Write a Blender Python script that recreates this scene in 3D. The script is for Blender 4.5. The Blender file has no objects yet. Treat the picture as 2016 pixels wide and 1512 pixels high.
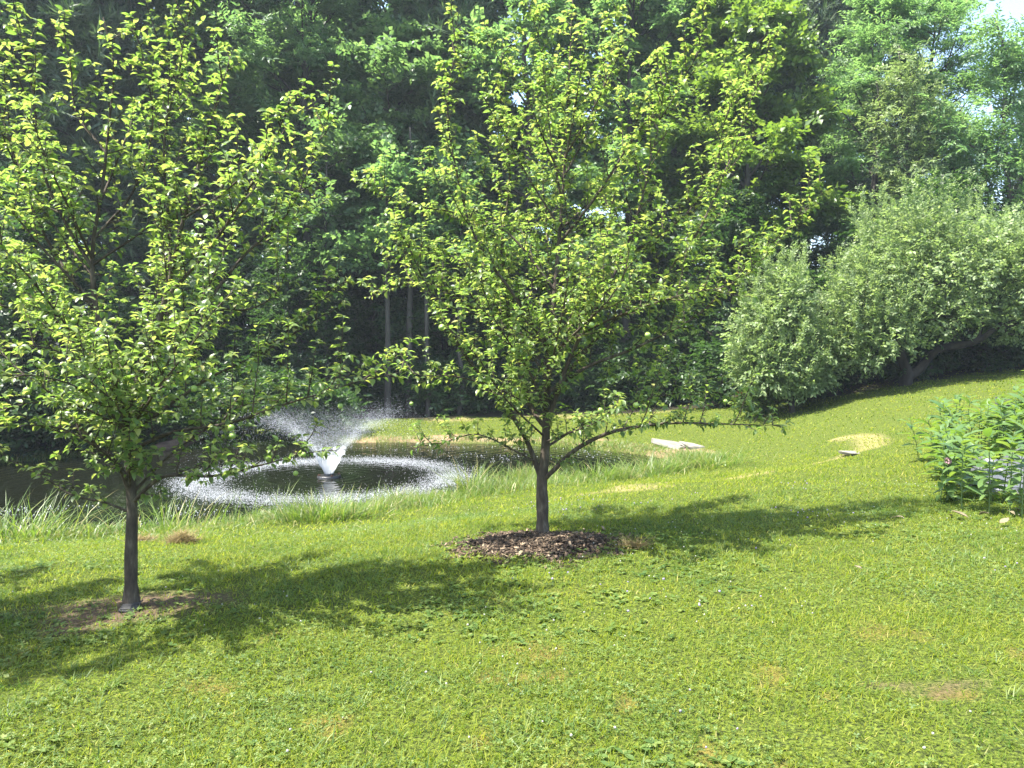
import bpy, math, random
import numpy as np
from mathutils import Matrix, Vector

# ------------------------------------------------------------------ camera, sky, sun, exposure
SC = bpy.context.scene
COL = SC.collection
CAM_H = 1.62
PITCH = math.atan(56 / 1512)
cam_d = bpy.data.cameras.new('camera')
cam_d.sensor_width = 36; cam_d.lens = 27.0
cam_d.clip_start = 0.05; cam_d.clip_end = 3000
cam = bpy.data.objects.new('camera', cam_d); COL.objects.link(cam)
cam.location = (0, 0, CAM_H)
cam.rotation_euler = (math.pi / 2 - PITCH, 0, 0)
SC.camera = cam

SUN_EL, SUN_AZ = math.radians(64), math.radians(-106)     # azimuth from +Y (view direction), negative = left
sun_dir = np.array([math.cos(SUN_EL) * math.sin(SUN_AZ), math.cos(SUN_EL) * math.cos(SUN_AZ), math.sin(SUN_EL)])
w = bpy.data.worlds.new('World'); SC.world = w; w.use_nodes = True
nt = w.node_tree; nt.nodes.clear()
sky = nt.nodes.new('ShaderNodeTexSky'); sky.sky_type = 'NISHITA'; sky.sun_disc = False
sky.sun_elevation = SUN_EL; sky.sun_rotation = SUN_AZ
sky.air_density = 1.0; sky.dust_density = 2.0; sky.ozone_density = 1.0
bg = nt.nodes.new('ShaderNodeBackground'); bg.inputs[1].default_value = 0.15
wo = nt.nodes.new('ShaderNodeOutputWorld')
nt.links.new(sky.outputs[0], bg.inputs[0]); nt.links.new(bg.outputs[0], wo.inputs[0])
sl = bpy.data.lights.new('sun', 'SUN'); sl.energy = 5.0; sl.angle = math.radians(0.7); sl.color = (1.0, 0.95, 0.86)
sun = bpy.data.objects.new('sun', sl); COL.objects.link(sun)
sun.rotation_euler = Vector(sun_dir).to_track_quat('Z', 'Y').to_euler()
sun.location = (-20, 20, 40)
vs = SC.view_settings
vs.view_transform = 'Standard'; vs.look = 'None'; vs.gamma = 1.0; vs.use_curve_mapping = False
vs.exposure = 2.0
cy = SC.cycles
cy.max_bounces = 4; cy.diffuse_bounces = 2; cy.glossy_bounces = 2; cy.transmission_bounces = 3
cy.volume_bounces = 0; cy.transparent_max_bounces = 4
cy.caustics_reflective = False; cy.caustics_refractive = False
cy.sample_clamp_indirect = 6.0
cy.use_denoising = True; cy.use_light_tree = False

rng = np.random.default_rng(7)
random.seed(7)
U = lambda a, b, n=None: rng.uniform(a, b, n)

# ------------------------------------------------------------------ small helpers
def at(px, py, Y):
    """world point on the ray of photograph pixel (2016x1512) at world depth Y"""
    a = (px - 1008) / 1512; b = (756 - py) / 1512
    c, s = math.cos(PITCH), math.sin(PITCH)
    dx, dy, dz = a, c + b * s, -s + b * c
    t = Y / dy
    return np.array([dx * t, Y, CAM_H + dz * t])

def norm(v):
    return v / np.maximum(np.linalg.norm(v, axis=-1, keepdims=True), 1e-9)

def mesh(name, verts, tris, mat, smooth=False):
    verts = np.asarray(verts, np.float32).reshape(-1, 3); tris = np.asarray(tris, np.int32)
    k = tris.shape[1]
    m = bpy.data.meshes.new(name)
    m.vertices.add(len(verts)); m.vertices.foreach_set('co', verts.ravel())
    m.loops.add(tris.size); m.loops.foreach_set('vertex_index', tris.ravel())
    m.polygons.add(len(tris)); m.polygons.foreach_set('loop_start', np.arange(0, tris.size, k, dtype=np.int32))
    if smooth: m.polygons.foreach_set('use_smooth', np.ones(len(tris), bool))
    m.update(calc_edges=True)
    if mat: m.materials.append(mat)
    return m

def obj(name, m, parent=None, loc=None):
    o = bpy.data.objects.new(name, m); COL.objects.link(o)
    if parent is not None: o.parent = parent
    if loc is not None: o.location = loc
    return o

def tag(o, label=None, cat=None, group=None, kind=None):
    if label: o['label'] = label
    if cat: o['category'] = cat
    if group: o['group'] = group
    if kind: o['kind'] = kind
    return o

def thing(name, loc, label, cat, group=None, rotz=0, scale=1):
    o = obj(name, None); o.location = [float(v) for v in loc]; o.rotation_euler = (0, 0, rotz); o.scale = (scale,) * 3
    return tag(o, label, cat, group)

class VN:
    """cheap 2-D value noise"""
    def __init__(s, seed): s.g = np.random.default_rng(seed).random((256, 256))
    def __call__(s, x, y, sc=1.0):
        x = np.asarray(x) * sc + 100.37; y = np.asarray(y) * sc + 71.91
        i = np.floor(x).astype(int); j = np.floor(y).astype(int); fx = x - i; fy = y - j
        fx = fx * fx * (3 - 2 * fx); fy = fy * fy * (3 - 2 * fy); g = s.g
        a = g[i % 256, j % 256]; b = g[(i + 1) % 256, j % 256]; c = g[i % 256, (j + 1) % 256]; d = g[(i + 1) % 256, (j + 1) % 256]
        return (a * (1 - fx) + b * fx) * (1 - fy) + (c * (1 - fx) + d * fx) * fy
N1, N2, N3 = VN(1), VN(2), VN(3)
def sstep(a, b, x):
    t = np.clip((x - a) / (b - a), 0, 1); return t * t * (3 - 2 * t)

# ------------------------------------------------------------------ materials
def newmat(name):
    m = bpy.data.materials.new(name); m.use_nodes = True
    n = m.node_tree; n.nodes.clear(); return m, n
def ramp(n, fac, stops):
    r = n.nodes.new('ShaderNodeValToRGB'); e = r.color_ramp.elements
    while len(e) > 1: e.remove(e[-1])
    e[0].position = stops[0][0]; e[0].color = (*stops[0][1], 1)
    for p, c in stops[1:]:
        q = e.new(p); q.color = (*c, 1)
    n.links.new(fac, r.inputs[0]); return r.outputs[0]
def island_random(n):
    g = n.nodes.new('ShaderNodeNewGeometry'); oi = n.nodes.new('ShaderNodeObjectInfo')
    a = n.nodes.new('ShaderNodeMath'); a.operation = 'ADD'
    n.links.new(g.outputs['Random Per Island'], a.inputs[0]); n.links.new(oi.outputs['Random'], a.inputs[1])
    f = n.nodes.new('ShaderNodeMath'); f.operation = 'FRACT'; n.links.new(a.outputs[0], f.inputs[0])
    return f.outputs[0]
def noise(n, scale, detail=4, rough=.55, vec=None):
    t = n.nodes.new('ShaderNodeTexNoise'); t.inputs['Scale'].default_value = scale
    t.inputs['Detail'].default_value = detail; t.inputs['Roughness'].default_value = rough
    if vec is not None: n.links.new(vec, t.inputs['Vector'])
    return t.outputs[0]
def leafmat(name, stops, tstops, tfac=.4, rough=.45, spec=.5, objvar=None, patch=None):
    m, n = newmat(name)
    r = island_random(n)
    col = ramp(n, r, stops); tcol = ramp(n, r, tstops)
    if objvar:                                            # whole-plant tint, one value per object
        oi = n.nodes.new('ShaderNodeObjectInfo')
        hv = n.nodes.new('ShaderNodeMapRange'); hv.inputs[3].default_value = 1 - objvar; hv.inputs[4].default_value = 1 + objvar
        n.links.new(oi.outputs['Random'], hv.inputs[0])
        def tint(c):
            x = n.nodes.new('ShaderNodeHueSaturation'); n.links.new(hv.outputs[0], x.inputs['Value']); n.links.new(c, x.inputs['Color'])
            return x.outputs[0]
        col = tint(col); tcol = tint(tcol)
    if patch:                                             # uneven turf: lusher and yellower stands of the same plants
        tc = n.nodes.new('ShaderNodeTexCoord'); f = noise(n, 1.15, 5, .62, tc.outputs['Object'])
        def vary(c):
            mr = n.nodes.new('ShaderNodeMapRange'); mr.inputs[1].default_value = .32; mr.inputs[2].default_value = .68; n.links.new(f, mr.inputs[0])
            mx = n.nodes.new('ShaderNodeMix'); mx.data_type = 'RGBA'; mx.blend_type = 'MULTIPLY'; mx.inputs[0].default_value = 1
            n.links.new(c, mx.inputs[6]); n.links.new(ramp(n, mr.outputs[0], patch), mx.inputs[7]); return mx.outputs[2]
        col = vary(col); tcol = vary(tcol)
    p = n.nodes.new('ShaderNodeBsdfPrincipled'); n.links.new(col, p.inputs['Base Color'])
    p.inputs['Roughness'].default_value = rough; p.inputs['Specular IOR Level'].default_value = spec
    t = n.nodes.new('ShaderNodeBsdfTranslucent'); n.links.new(tcol, t.inputs[0])
    mx = n.nodes.new('ShaderNodeMixShader'); mx.inputs[0].default_value = tfac
    n.links.new(p.outputs[0], mx.inputs[1]); n.links.new(t.outputs[0], mx.inputs[2])
    o = n.nodes.new('ShaderNodeOutputMaterial'); n.links.new(mx.outputs[0], o.inputs[0])
    return m
def solidmat(name, stops, scale=8, rough=.8, bump=.3, bscale=None, spec=.3, stretch=None):
    m, n = newmat(name)
    tc = n.nodes.new('ShaderNodeTexCoord'); v = tc.outputs['Object']
    if stretch:
        mp = n.nodes.new('ShaderNodeMapping'); mp.inputs['Scale'].default_value = stretch
        n.links.new(v, mp.inputs[0]); v = mp.outputs[0]
    f = noise(n, scale, 6, .6, v)
    p = n.nodes.new('ShaderNodeBsdfPrincipled'); n.links.new(ramp(n, f, stops), p.inputs['Base Color'])
    p.inputs['Roughness'].default_value = rough; p.inputs['Specular IOR Level'].default_value = spec
    b = n.nodes.new('ShaderNodeBump'); b.inputs['Strength'].default_value = bump; b.inputs['Distance'].default_value = .02
    n.links.new(noise(n, bscale or scale * 2, 6, .6, v), b.inputs['Height']); n.links.new(b.outputs[0], p.inputs['Normal'])
    o = n.nodes.new('ShaderNodeOutputMaterial'); n.links.new(p.outputs[0], o.inputs[0])
    return m

M_APPLE = leafmat('apple_leaf', [(0, (.065, .11, .035)), (.5, (.11, .165, .05)), (.95, (.18, .23, .075)), (1, (.28, .27, .09))],
                  [(0, (.20, .36, .05)), (.6, (.33, .47, .08)), (1, (.48, .54, .11))], .46, .38, .5)
M_OLD = leafmat('old_apple_leaf', [(0, (.11, .165, .065)), (.6, (.175, .24, .095)), (1, (.25, .31, .14))],
                [(0, (.23, .37, .08)), (1, (.40, .52, .15))], .42, .5, .5)
M_BROAD = leafmat('forest_leaf', [(0, (.055, .11, .05)), (.6, (.095, .17, .07)), (1, (.15, .235, .095))],
                  [(0, (.15, .32, .075)), (1, (.30, .48, .12))], .47, .45, .5, .28)
M_LIME = leafmat('maple_leaf', [(0, (.06, .12, .025)), (1, (.12, .19, .04))],
                 [(0, (.18, .34, .03)), (1, (.32, .46, .05))], .42, .45, .5, .15)
M_PINE = leafmat('pine_needle', [(0, (.045, .08, .04)), (1, (.09, .135, .065))], [(0, (.08, .16, .05)), (1, (.15, .25, .07))], .3, .5, .4, .2)
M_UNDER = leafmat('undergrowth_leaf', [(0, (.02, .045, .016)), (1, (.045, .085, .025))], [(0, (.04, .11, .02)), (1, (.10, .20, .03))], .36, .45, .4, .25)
M_MILK = leafmat('milkweed_leaf', [(0, (.06, .12, .035)), (1, (.11, .175, .05))], [(0, (.16, .30, .03)), (1, (.28, .40, .05))], .36, .38, .5)
M_GRASS = leafmat('grass_blade', [(0, (.055, .10, .012)), (.5, (.12, .165, .02)), (.95, (.21, .235, .035)), (1, (.34, .30, .11))],
                  [(0, (.19, .30, .012)), (.6, (.38, .46, .02)), (1, (.54, .52, .09))], .44, .6, .14, patch=[(0, (.60, .74, .8)), (.5, (1, 1, 1)), (1, (.97, .98, .85))])
M_CLOVER = leafmat('clover_leaf', [(0, (.055, .105, .028)), (.6, (.11, .165, .038)), (1, (.20, .235, .07))],
                   [(0, (.15, .29, .025)), (1, (.36, .45, .05))], .38, .5, .25, patch=[(0, (.60, .74, .8)), (.5, (1, 1, 1)), (1, (.97, .98, .85))])
M_REED = leafmat('bank_grass_blade', [(0, (.06, .115, .022)), (.6, (.10, .16, .03)), (.85, (.17, .19, .06)), (1, (.34, .29, .14))],
                 [(0, (.14, .28, .02)), (.8, (.26, .36, .04)), (1, (.4, .36, .14))], .4, .45, .45)
M_STRAW = leafmat('dry_grass', [(0, (.13, .10, .045)), (1, (.27, .22, .10))], [(0, (.2, .14, .05)), (1, (.4, .3, .12))], .25, .7, .2)
M_BARK = solidmat('apple_bark', [(.3, (.03, .024, .018)), (.55, (.075, .06, .045)), (.75, (.16, .14, .105))], 22, .85, .6, 60, .2, (1, 1, .35))
M_BARK2 = solidmat('forest_bark', [(.3, (.03, .026, .022)), (.7, (.095, .087, .075))], 5, .9, .8, 12, .2, (1, 1, .2))
M_BARK3 = solidmat('old_apple_bark', [(.3, (.014, .012, .010)), (.7, (.055, .048, .04))], 6, .95, .9, 14, .15, (1, 1, .3))
M_MULCH = leafmat('mulch_chip', [(0, (.022, .016, .010)), (.5, (.058, .040, .026)), (.85, (.125, .088, .058)), (1, (.30, .23, .15))],
                  [(0, (.02, .01, .006)), (1, (.06, .04, .02))], .05, .8, .25)
M_SOIL = solidmat('mulch_soil', [(.3, (.03, .02, .014)), (.7, (.09, .06, .042))], 14, .95, .8, 40, .15)
M_STONE = solidmat('pale_stone', [(.3, (.12, .112, .092)), (.7, (.25, .24, .20))], 5, .85, .4, 25, .3)
M_DARKSTONE = solidmat('dark_stone', [(.3, (.03, .03, .03)), (.7, (.085, .082, .08))], 7, .95, .5, 22, .15)
M_LOG = solidmat('log_wood', [(.3, (.05, .032, .022)), (.7, (.14, .095, .065))], 6, .9, .6, 18, .2, (.2, 1, 1))
M_BOARD = solidmat('grey_board', [(.3, (.07, .058, .052)), (.7, (.15, .13, .118))], 4, .85, .4, 25, .2, (1, 1, .08))
M_APPLEFRUIT = solidmat('green_apple', [(.35, (.16, .26, .05)), (.6, (.24, .33, .08)), (.8, (.34, .22, .1))], 9, .35, .05, 30, .5)
M_DRYLEAF = solidmat('dry_leaf', [(.3, (.10, .08, .045)), (.7, (.21, .18, .11))], 20, .8, .4, 60, .25)
M_BLACK = solidmat('black_plastic', [(.3, (.012, .012, .013)), (.7, (.03, .03, .03))], 9, .4, .1, 30, .5)
M_ORANGE = solidmat('orange_plastic', [(.3, (.10, .05, .03)), (.7, (.18, .09, .05))], 9, .5, .1, 30, .5)
M_TARP = solidmat('grey_sheet', [(.3, (.04, .044, .05)), (.7, (.085, .09, .10))], 3, .42, .25, 9, .5)
def plainmat(name, c, rough=.5, spec=.5, trans=0.0):
    m, n = newmat(name)
    p = n.nodes.new('ShaderNodeBsdfPrincipled'); p.inputs['Base Color'].default_value = (*c, 1); p.inputs['Roughness'].default_value = rough
    p.inputs['Specular IOR Level'].default_value = spec
    o = n.nodes.new('ShaderNodeOutputMaterial'); out = p.outputs[0]
    if trans:
        t = n.nodes.new('ShaderNodeBsdfTranslucent'); t.inputs[0].default_value = (*c, 1)
        mx = n.nodes.new('ShaderNodeMixShader'); mx.inputs[0].default_value = trans
        n.links.new(out, mx.inputs[1]); n.links.new(t.outputs[0], mx.inputs[2]); out = mx.outputs[0]
    n.links.new(out, o.inputs[0]); return m
M_FOAM = plainmat('white_water', (.72, .75, .78), .15, .6, .45)
M_PETALW = plainmat('white_petal', (.40, .40, .34), .6, .3, .3)
M_PETALP = plainmat('mauve_petal', (.34, .28, .44), .6, .3, .3)
M_PETALK = plainmat('pink_petal', (.55, .33, .36), .6, .3, .3)
M_PETALR = plainmat('red_petal', (.5, .04, .03), .6, .3, .2)
M_STEM = plainmat('green_stem', (.09, .14, .04), .5, .4)

# water
M_WATER, n = newmat('pond_water')
p = n.nodes.new('ShaderNodeBsdfPrincipled'); p.inputs['Base Color'].default_value = (.006, .007, .004, 1)
p.inputs['Roughness'].default_value = .04; p.inputs['IOR'].default_value = 1.33
tc = n.nodes.new('ShaderNodeTexCoord'); ob = tc.outputs['Object']
b1 = n.nodes.new('ShaderNodeBump'); b1.inputs['Strength'].default_value = .13; b1.inputs['Distance'].default_value = .05
n.links.new(noise(n, 5.5, 3, .55, ob), b1.inputs['Height'])
wv = n.nodes.new('ShaderNodeTexWave'); wv.wave_type = 'RINGS'; wv.rings_direction = 'Z'; wv.inputs['Scale'].default_value = 1.3
wv.inputs['Distortion'].default_value = 5; wv.inputs['Detail'].default_value = 3
n.links.new(ob, wv.inputs['Vector'])
b2 = n.nodes.new('ShaderNodeBump'); b2.inputs['Strength'].default_value = .12; b2.inputs['Distance'].default_value = .03
n.links.new(wv.outputs[1], b2.inputs['Height']); n.links.new(b1.outputs[0], b2.inputs['Normal'])
n.links.new(b2.outputs[0], p.inputs['Normal'])
o = n.nodes.new('ShaderNodeOutputMaterial'); n.links.new(p.outputs[0], o.inputs[0])

# lawn soil and thatch under the blades: weights come from vertex attributes (what grows there, plus painted tree shade)
M_LAWN, n = newmat('lawn')
tc = n.nodes.new('ShaderNodeTexCoord'); ob = tc.outputs['Object']
f1 = noise(n, 1.1, 5, .6, ob); f2 = noise(n, 55, 5, .7, ob)
green = ramp(n, f2, [(.38, (.016, .022, .006)), (.52, (.065, .09, .012)), (.66, (.15, .185, .025))])
moss = ramp(n, f2, [(.3, (.09, .07, .02)), (.7, (.19, .14, .035))])
straw = ramp(n, f2, [(.3, (.18, .14, .06)), (.7, (.38, .31, .15))])
soil = ramp(n, f2, [(.3, (.05, .033, .022)), (.7, (.15, .10, .07))])
clay = ramp(n, f2, [(.3, (.19, .105, .07)), (.7, (.36, .24, .17))])
duff_shade = ramp(n, f2, [(.3, (.012, .012, .007)), (.7, (.034, .03, .016))])  # forest floor, its colour darkened to carry the shade under the trees
def attr(nm):
    a = n.nodes.new('ShaderNodeAttribute'); a.attribute_name = nm; return a.outputs['Fac']
def over(base, top, w, soft=.25):
    add = n.nodes.new('ShaderNodeMath'); add.operation = 'ADD'; n.links.new(w, add.inputs[0]); n.links.new(f2, add.inputs[1])
    mr = n.nodes.new('ShaderNodeMapRange'); mr.inputs[1].default_value = 1 - soft; mr.inputs[2].default_value = 1 + soft
    n.links.new(add.outputs[0], mr.inputs[0])
    mx = n.nodes.new('ShaderNodeMix'); mx.data_type = 'RGBA'
    n.links.new(mr.outputs[0], mx.inputs[0]); n.links.new(base, mx.inputs[6]); n.links.new(top, mx.inputs[7]); return mx.outputs[2]
c = over(green, moss, attr('moss')); c = over(c, straw, attr('straw')); c = over(c, soil, attr('soil')); c = over(c, clay, attr('clay')); c = over(c, duff_shade, attr('duff_shade'))
p = n.nodes.new('ShaderNodeBsdfPrincipled'); n.links.new(c, p.inputs['Base Color']); p.inputs['Roughness'].default_value = .9
p.inputs['Specular IOR Level'].default_value = .15
b = n.nodes.new('ShaderNodeBump'); b.inputs['Strength'].default_value = .7; b.inputs['Distance'].default_value = .03
n.links.new(noise(n, 70, 4, .7, ob), b.inputs['Height']); n.links.new(b.outputs[0], p.inputs['Normal'])
o = n.nodes.new('ShaderNodeOutputMaterial'); n.links.new(p.outputs[0], o.inputs[0])

# ------------------------------------------------------------------ terrain
ZW = -0.70
POND = np.array([(-15, 9.3), (-9, 9.5), (-6.7, 9.9), (-4.9, 10.2), (-3.6, 10.6), (-2.4, 11.3), (-1.3, 12.3), (-.4, 13.2), (.6, 13.9), (2.3, 14.5),
                 (3.3, 15.4), (3.6, 16.5), (3.3, 17.5), (2.5, 18.5), (1.0, 19.6), (-1.7, 20.4), (-5, 20.4), (-7.6, 19.6), (-9.4, 18.0), (-11, 16.4), (-15, 15.2), (-18, 12)])
for _ in range(3):
    a = POND; b = np.roll(POND, -1, 0)
    POND = np.stack([.75 * a + .25 * b, .25 * a + .75 * b], 1).reshape(-1, 2)
def pond_d(x, y):
    """signed distance to the shoreline, positive on land"""
    x = np.asarray(x, float); y = np.asarray(y, float); sh = x.shape; x = x.ravel(); y = y.ravel()
    d = np.full(x.shape, 1e9); ins = np.zeros(x.shape, bool)
    for (ax, ay), (bx, by) in zip(POND, np.roll(POND, -1, 0)):
        ex, ey = bx - ax, by - ay
        t = np.clip(((x - ax) * ex + (y - ay) * ey) / (ex * ex + ey * ey), 0, 1)
        d = np.minimum(d, (x - ax - t * ex) ** 2 + (y - ay - t * ey) ** 2)
        cr = (ay > y) != (by > y)
        if cr.any(): ins[cr] ^= x[cr] < (bx - ax) * (y[cr] - ay) / (by - ay) + ax
    d = np.sqrt(d); return np.where(ins, -d, d).reshape(sh)
def ground_z(x, y, d=None):
    x = np.asarray(x, float); y = np.asarray(y, float)
    if d is None: d = pond_d(x, y)
    h = np.interp(x, [-40, -14, -2, 3, 4.8, 7.2, 10.2, 14.7, 22, 60], [-.1, -.4, -.45, -.33, -.2, .16, .86, 1.36, 1.8, 2.6])
    h = .5 * h + .25 * np.interp(x - .9, [-40, -14, -2, 3, 4.8, 7.2, 10.2, 14.7, 22, 60], [-.1, -.4, -.45, -.33, -.2, .16, .86, 1.36, 1.8, 2.6]) \
        + .25 * np.interp(x + .9, [-40, -14, -2, 3, 4.8, 7.2, 10.2, 14.7, 22, 60], [-.1, -.4, -.45, -.33, -.2, .16, .86, 1.36, 1.8, 2.6])
    far = sstep(5, 20, y)
    zb = h * far + (1 - far) * .035 * np.clip(x, -3, 8)
    zb = zb + 6 * sstep(45, 160, y)
    t = np.clip(d, 0, None) / 4.5
    s = np.where(t < .7, t, np.where(t < 1.3, .7 + .3 * (1 - (1 - (t - .7) / .6) ** 2), 1.0))
    z = ZW + .06 + (zb - ZW - .06) * s
    z = np.where(d < 0.15, ZW + .06 + (d - .15) * .45, z)
    z = np.maximum(z, ZW - 1.2)
    near = sstep(60, 25, np.hypot(x, y))
    z = z + near * ((N1(x, y, .9) - .5) * .07 + (N2(x, y, 3.1) - .5) * .025)
    return z

def axis(fine_a, fine_b, step, lo, hi):
    a = list(np.arange(fine_a, fine_b + 1e-6, step)); s = step; v = fine_b
    while v < hi: s *= 1.25; v += s; a.append(v)
    s = step; v = fine_a
    while v > lo: s *= 1.25; v -= s; a.insert(0, v)
    return np.array(a)
gx = axis(-13, 15, .13, -600, 600); gy = axis(2, 26, .13, -300, 900)
GX, GY = np.meshgrid(gx, gy); GD = pond_d(GX, GY); GZ = ground_z(GX, GY, GD)
LT = at(258, 1172, 5.2); CT = at(1068, 1062, 6.8)
LT[2] = ground_z(LT[0], LT[1]); CT[2] = ground_z(CT[0], CT[1])
FOREST_Y = lambda x: np.interp(x, [-30, -12, -8.5, -5.5, 2, 5, 7.2, 9, 14, 22], [14, 17.8, 21, 25, 26.0, 25.0, 21.9, 20.5, 20.4, 19.6])  # wood's edge, drawn in on the right to where painted tree shade starts
def masks(x, y, d):
    nz = N1(x, y, 1.7) * .6 + N2(x, y, 4.3) * .4
    nz = N1(x, y, 2.9) * .6 + N2(x, y, 7.3) * .4
    moss = sstep(.58, .8, nz) * sstep(7, 3.5, y) * .6
    e = np.hypot((x - LT[0] - .05) / 1.05, (y - LT[1] + .12) / .5) + (N3(x, y, 3) - .5) * .7
    soil = sstep(1.15, .35, e) * .68
    e2 = np.hypot((x - 1.93) / .42, (y - 3.52) / .13) + (N2(x, y, 5) - .5) * 1.1
    soil = np.maximum(soil, sstep(1.1, .3, e2) * .5)
    e3 = np.hypot((x - .20) / .74, (y - 6.5) / .5) + (N3(x, y, 4) - .5) * .5
    soil = np.maximum(soil, sstep(1.05, .8, e3))
    straw = np.exp(-((d - 3.2 - (N3(x, y, .8) - .5) * 1.2) / .35) ** 2) * .55 * (x > -1) * (y < 16) * sstep(-.5, 1.5, x)
    straw = np.maximum(straw, sstep(.6, .8, N2(x + 9, y, 1.3)) * sstep(1.2, .3, d) * .6)
    straw = np.maximum(straw, .12 * np.exp(-(((x - 6.4) / 1.6) ** 2 + ((y - 14.2) / 1.2) ** 2)) * (.25 + .6 * N1(x, y, 2.2) + .8 * N2(x, y, 5.1)))
    straw = np.maximum(straw, .5 * sstep(23.5, 25, y) * sstep(.35, .7, N3(x, y, .7)) * (d > .8))
    clay = sstep(.9, .25, np.abs(d - .55 - (N1(x, y, 1.1) - .5) * .5)) * sstep(15, 17.5, y) * .6 * (.5 + .7 * N2(x, y, 2.1)) * sstep(-7, -4.5, x)
    duff_shade = sstep(-.3, .7, y - FOREST_Y(x) + (N1(x, y, .6) - .5) * .9)  # forest floor, plus shade painted under the old apples on the right
    duff_shade = np.maximum(duff_shade, sstep(.1, -.2, d))
    return moss, straw, soil, clay, duff_shade
def grid_mesh(name, gx, gy, Z, mat):
    X, Y = np.meshgrid(gx, gy); nx, ny = len(gx), len(gy)
    i = np.arange(ny - 1)[:, None] * nx + np.arange(nx - 1)[None]
    q = np.stack([i, i + 1, i + nx + 1, i + nx], -1).reshape(-1, 4)
    return mesh(name, np.stack([X, Y, Z], -1), q, mat, True)
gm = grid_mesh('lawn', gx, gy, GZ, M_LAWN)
for nm, a in zip(('moss', 'straw', 'soil', 'clay', 'duff_shade'), masks(GX, GY, GD)):
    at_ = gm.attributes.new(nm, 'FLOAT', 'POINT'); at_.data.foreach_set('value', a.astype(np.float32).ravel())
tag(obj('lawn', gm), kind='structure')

# pond water: a sheet that ends inside the banks, centred on the fountain
FOUNT = at(648, 938, 14.6); FOUNT[2] = ZW
wx = np.arange(-19, 6, .5); wy = np.arange(8, 24, .5)
WX, WY = np.meshgrid(wx, wy); keep = (pond_d(WX, WY) < .75)
i = np.arange(len(wy) - 1)[:, None] * len(wx) + np.arange(len(wx) - 1)[None]
q = np.stack([i, i + 1, i + len(wx) + 1, i + len(wx)], -1).reshape(-1, 4)
q = q[keep.ravel()[q].any(1)]
wm = mesh('pond_water', np.stack([WX - FOUNT[0], WY - FOUNT[1], WX * 0], -1), q, M_WATER, True)
tag(obj('pond_water', wm, loc=(FOUNT[0], FOUNT[1], ZW)), kind='structure')

# ------------------------------------------------------------------ tubes and leaves
def tubes(name, tl, mat):
    """tl: list of (points, radii, sides) -> one mesh"""
    V, T, base = [], [], 0
    for pts, rad, k in tl:
        pts = np.asarray(pts, float); rad = np.asarray(rad, float); m = len(pts)
        tg = np.gradient(pts, axis=0); tg = norm(tg)
        ref = np.array([1., 0, 0]) if abs(tg[0, 0]) < .8 else np.array([0, 1., 0])
        a = np.zeros((m, 3)); prev = norm(ref - tg[0] * (ref @ tg[0]))
        for j in range(m):
            prev = prev - tg[j] * (prev @ tg[j]); prev = prev / (np.linalg.norm(prev) + 1e-9); a[j] = prev
        bb = np.cross(tg, a); th = np.arange(k) * 2 * math.pi / k
        ring = pts[:, None] + rad[:, None, None] * (a[:, None] * np.cos(th)[None, :, None] + bb[:, None] * np.sin(th)[None, :, None])
        V.append(ring.reshape(-1, 3))
        j = np.arange(m - 1)[:, None] * k; s = np.arange(k)[None]; s2 = (s + 1) % k
        f = np.stack([j + s, j + s2, j + k + s2, j + k + s], -1).reshape(-1, 4) + base
        T.append(f); V.append(pts[-1:] + tg[-1:] * rad[-1]); tip = base + m * k
        cap = np.stack([(m - 1) * k + s[0] + base, (m - 1) * k + s2[0] + base, np.full(k, tip), np.full(k, tip)], -1)
        T.append(cap); base += m * k + 1
    V = np.concatenate(V); T = np.concatenate(T)
    tri = T[T[:, 2] == T[:, 3]][:, :3]; quad = T[T[:, 2] != T[:, 3]]
    q2 = np.concatenate([quad[:, [0, 1, 2]], quad[:, [0, 2, 3]], tri])
    return mesh(name, V, q2, mat, True)

def catmull(P, step):
    P = np.asarray(P, float); Q = np.vstack([2 * P[0] - P[1], P, 2 * P[-1] - P[-2]]); out = []
    for i in range(1, len(Q) - 2):
        k = max(2, int(np.linalg.norm(Q[i + 1] - Q[i]) / step)); t = np.linspace(0, 1, k, endpoint=False)[:, None]
        out.append(.5 * ((2 * Q[i]) + (Q[i + 1] - Q[i - 1]) * t + (2 * Q[i - 1] - 5 * Q[i] + 4 * Q[i + 1] - Q[i + 2]) * t ** 2 + (3 * Q[i] - Q[i - 1] - 3 * Q[i + 1] + Q[i + 2]) * t ** 3))
    return np.vstack(out + [P[-1:]])

def leaf_base(width, fold, droop, twist=0., pet=.16, us=(0, .22, .5, .78, 1), ws=(0, .8, 1, .6, 0)):
    """one leaf along +Y, unit length, folded on the midrib and curling down; petiole included"""
    us = np.array(us, float); ws = np.array(ws, float) * width / 2
    y = pet + us * (1 - pet); z = -droop * us ** 2
    m = np.stack([twist * us ** 2, y, z], 1)
    k = len(us)
    l = np.stack([m[1:-1, 0] - ws[1:-1], y[1:-1], z[1:-1] + fold * ws[1:-1]], 1)
    r = np.stack([m[1:-1, 0] + ws[1:-1], y[1:-1], z[1:-1] + fold * ws[1:-1]], 1)
    V = np.vstack([m, l, r, [[-.012, 0, .02], [.012, 0, .02]]])
    L = lambda i: k + i - 1; R = lambda i: k + (k - 2) + i - 1
    F = [(0, 1, L(1)), (0, R(1), 1)]
    for i in range(1, k - 2):
        F += [(i, i + 1, L(i + 1)), (i, L(i + 1), L(i)), (i, R(i + 1), i + 1), (i, R(i), R(i + 1))]
    F += [(k - 2, k - 1, L(k - 2)), (k - 2, R(k - 2), k - 1)]
    p0 = len(V) - 2
    F += [(p0, p0 + 1, 0)]
    return V, np.array(F)

def frames(d, nrm):
    d = norm(d); x = norm(np.cross(d, nrm)); z = np.cross(x, d); return x, d, z

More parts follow.
